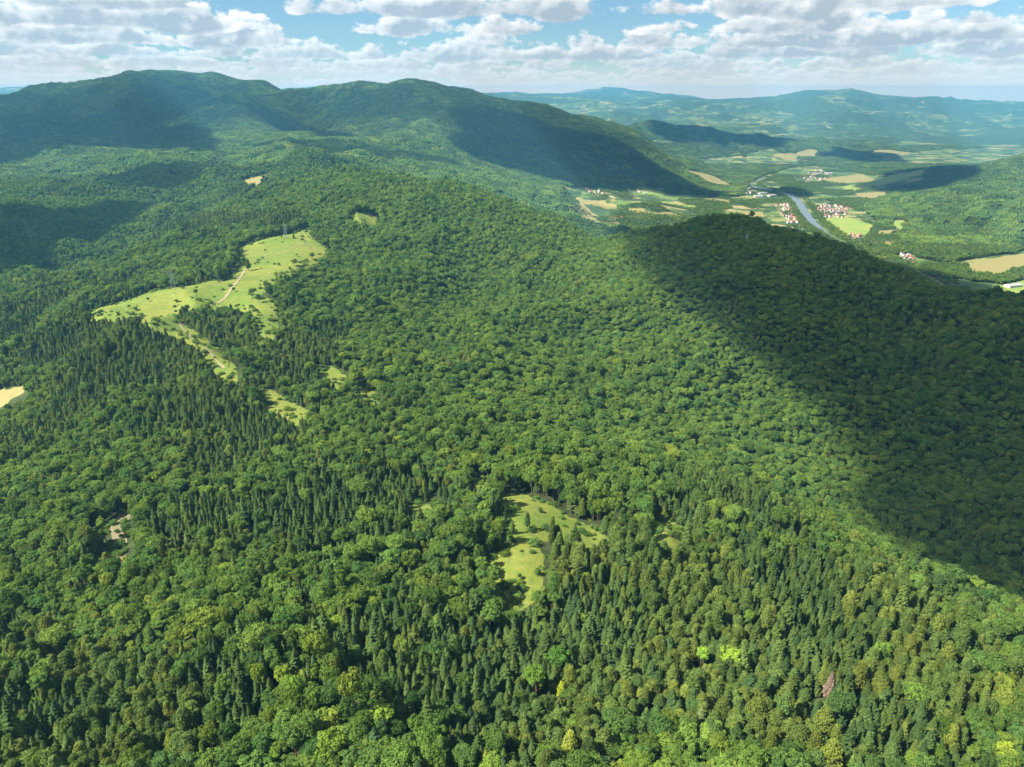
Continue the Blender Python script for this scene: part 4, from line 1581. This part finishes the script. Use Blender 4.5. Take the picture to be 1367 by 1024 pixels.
# ------------------------------------------------------------------ clouds overhead that shade parts of the land
def cloud_material():
    m, g = material('cloud')
    a = g.node('ShaderNodeAttribute')
    a.attribute_name = 'body'
    n = g.noise(g.node('ShaderNodeNewGeometry').outputs['Position'], .006, 4, .6)
    f = g.ramp(g.m('ADD', a.outputs['Fac'], g.m('MULTIPLY', g.m('SUBTRACT', n, .5), .5)), .05, .45)
    d = g.node('ShaderNodeBsdfDiffuse')
    d.inputs[0].default_value = (.85, .85, .85, 1)
    t = g.node('ShaderNodeBsdfTransparent')
    mx = g.node('ShaderNodeMixShader')
    th = g.node('ShaderNodeAttribute')
    th.attribute_name = 'thick'
    g.put(mx.inputs[0], g.m('MULTIPLY', f, g.m('MULTIPLY', th.outputs['Fac'], .93)))
    m.node_tree.links.new(t.outputs[0], mx.inputs[1])
    m.node_tree.links.new(d.outputs[0], mx.inputs[2])
    m.node_tree.links.new(mx.outputs[0], g.out.inputs[0])
    return m


M_CLOUD = cloud_material()
CLOUD_Z = CAMZ + 1500


def cloud(poly, y0, soft_m, cell, dens=1.0):
    g = []
    for px, py in poly:
        x, y = on_ground(px, py, y0)
        k = (CLOUD_Z - float(ground_z(x, y))) / TO_SUN[2]
        g.append((x + TO_SUN[0] * k, y + TO_SUN[1] * k))
    g = np.array(g)
    lo, hi = g.min(0) - 3 * cell, g.max(0) + 3 * cell
    xs, ys = np.arange(lo[0], hi[0], cell), np.arange(lo[1], hi[1], cell)
    Xc, Yc = np.meshgrid(xs, ys)
    d = near_line(Xc, Yc, np.concatenate([g, g[:1]]))
    d = np.where(inside(Xc, Yc, g), d, -d) + fbm(Xc, Yc, soft_m * 5, 4) * soft_m * .8
    body = np.clip(d / soft_m, 0, 1)
    up = np.clip(d / 260, 0, 1) ** .6 * (150 + 120 * fbm(Xc, Yc, 420, 4))
    dn = -np.clip(d / 160, 0, 1) * (14 + 10 * fbm(Xc + 99, Yc, 160, 3))
    V = np.concatenate([np.stack([Xc, Yc, CLOUD_Z + np.maximum(up, 0)], -1).reshape(-1, 3), np.stack([Xc, Yc, CLOUD_Z + dn - .5], -1).reshape(-1, 3)])
    j = np.arange(Xc.size).reshape(Xc.shape)
    on = d > 0
    f = np.stack([j[:-1, :-1], j[:-1, 1:], j[1:, 1:], j[1:, :-1]], -1)
    any_ = (on[:-1, :-1] | on[:-1, 1:] | on[1:, 1:] | on[1:, :-1])
    f = f[any_]
    me = new_mesh('cloud', V, np.concatenate([f, f[:, ::-1] + Xc.size]), [M_CLOUD], smooth=True)
    me.attributes.new('body', 'FLOAT', 'POINT').data.foreach_set('value', np.concatenate([body.ravel()] * 2).astype(np.float32))
    me.attributes.new('thick', 'FLOAT', 'POINT').data.foreach_set('value', np.full(len(V), dens * .86, np.float32))
    link('cloud', me, kind='structure')


for poly, y0, s_, c_, *dn_ in [
    ([(812, 314), (900, 300), (955, 292), (1050, 302), (1200, 350), (1367, 396), (1560, 440), (1560, 900), (1430, 862), (1318, 818), (1205, 760), (1120, 715), (1085, 670), (1110, 630), (1085, 565), (1031, 484), (971, 420), (919, 384), (860, 345)], 200, 75, 22, .80),
    ([(-140, 228), (20, 220), (100, 206), (190, 202), (270, 206), (300, 186), (225, 168), (270, 148), (350, 162), (440, 187), (468, 183), (400, 158), (340, 141), (290, 129), (240, 117), (180, 127), (110, 143), (60, 150), (-140, 160)], 1500, 120, 40, 1.1),
    ([(590, 150), (660, 142), (740, 168), (830, 188), (900, 230), (975, 262), (960, 268), (860, 255), (760, 246), (690, 228), (640, 216), (608, 190)], 2400, 120, 40, 1.1),
    ([(862, 176), (930, 170), (1040, 186), (1066, 192), (1040, 198), (980, 196), (900, 202)], 5000, 150, 50, 1.1),
    ([(1096, 192), (1190, 205), (1222, 216), (1160, 222), (1090, 206)], 5000, 120, 45, 1.1),
    ([(1180, 230), (1260, 222), (1300, 224), (1300, 238), (1250, 256), (1180, 264), (1140, 250)], 2500, 90, 35, 1.1),
    ([(140, 242), (220, 224), (300, 222), (292, 240), (215, 264), (150, 274)], 1500, 70, 28, .7),
    ([(-120, 290), (50, 282), (160, 274), (212, 272), (150, 316), (95, 356), (0, 384), (-120, 396)], 1150, 35, 20, 1.0),  # unseen cloud added to darken the slope beyond the left ravine
    ([(-160, 150), (60, 126), (150, 112), (230, 98), (330, 112), (440, 124), (540, 112), (660, 132), (780, 158), (860, 190), (900, 216), (820, 215), (640, 190), (440, 170), (300, 160), (120, 190), (-160, 200)], 1500, 160, 60, .42),  # thin unseen cloud added over the whole massif to dim its sunlit slopes
    ([(330, 196), (450, 190), (560, 205), (640, 225), (560, 222), (440, 212)], 2600, 70, 30, .6),
    ([(985, 252), (1060, 250), (1110, 260), (1090, 268), (1030, 264)], 3000, 90, 35),
]:
    cloud(poly, y0, s_, c_, *dn_)

# ------------------------------------------------------------------ haze
def haze():
    m, g = material('haze')
    v = g.node('ShaderNodeVolumePrincipled')
    v.inputs['Color'].default_value = (.17, .54, .86, 1)
    v.inputs['Density'].default_value = 6.0e-5
    v.inputs['Anisotropy'].default_value = 0.1
    m.node_tree.links.new(v.outputs[0], g.out.inputs['Volume'])
    x, y0, y1 = 33500.0, -2500.0, 24500.0
    z0, z1 = float(GZ.min()) - 1.5, max(CAMZ, float(GZ.max()) + 26) + 6
    V = [(-x, y0, z0), (x, y0, z0), (x, y1, z0), (-x, y1, z0), (-x, y0, z1), (x, y0, z1), (x, y1, z1), (-x, y1, z1)]
    F = np.array([(3, 2, 1, 0), (4, 5, 6, 7), (0, 1, 5, 4), (1, 2, 6, 5), (2, 3, 7, 6), (3, 0, 4, 7)])
    o = link('haze', new_mesh('haze', V, F, [m]), kind='stuff')
    o.display_type = 'WIRE'


haze()
print('ZMAX', GZ.max(), GZ.min())
scene.cycles.volume_bounces = 0
scene.cycles.max_bounces = 6
scene.cycles.diffuse_bounces = 3
scene.cycles.transparent_max_bounces = 12
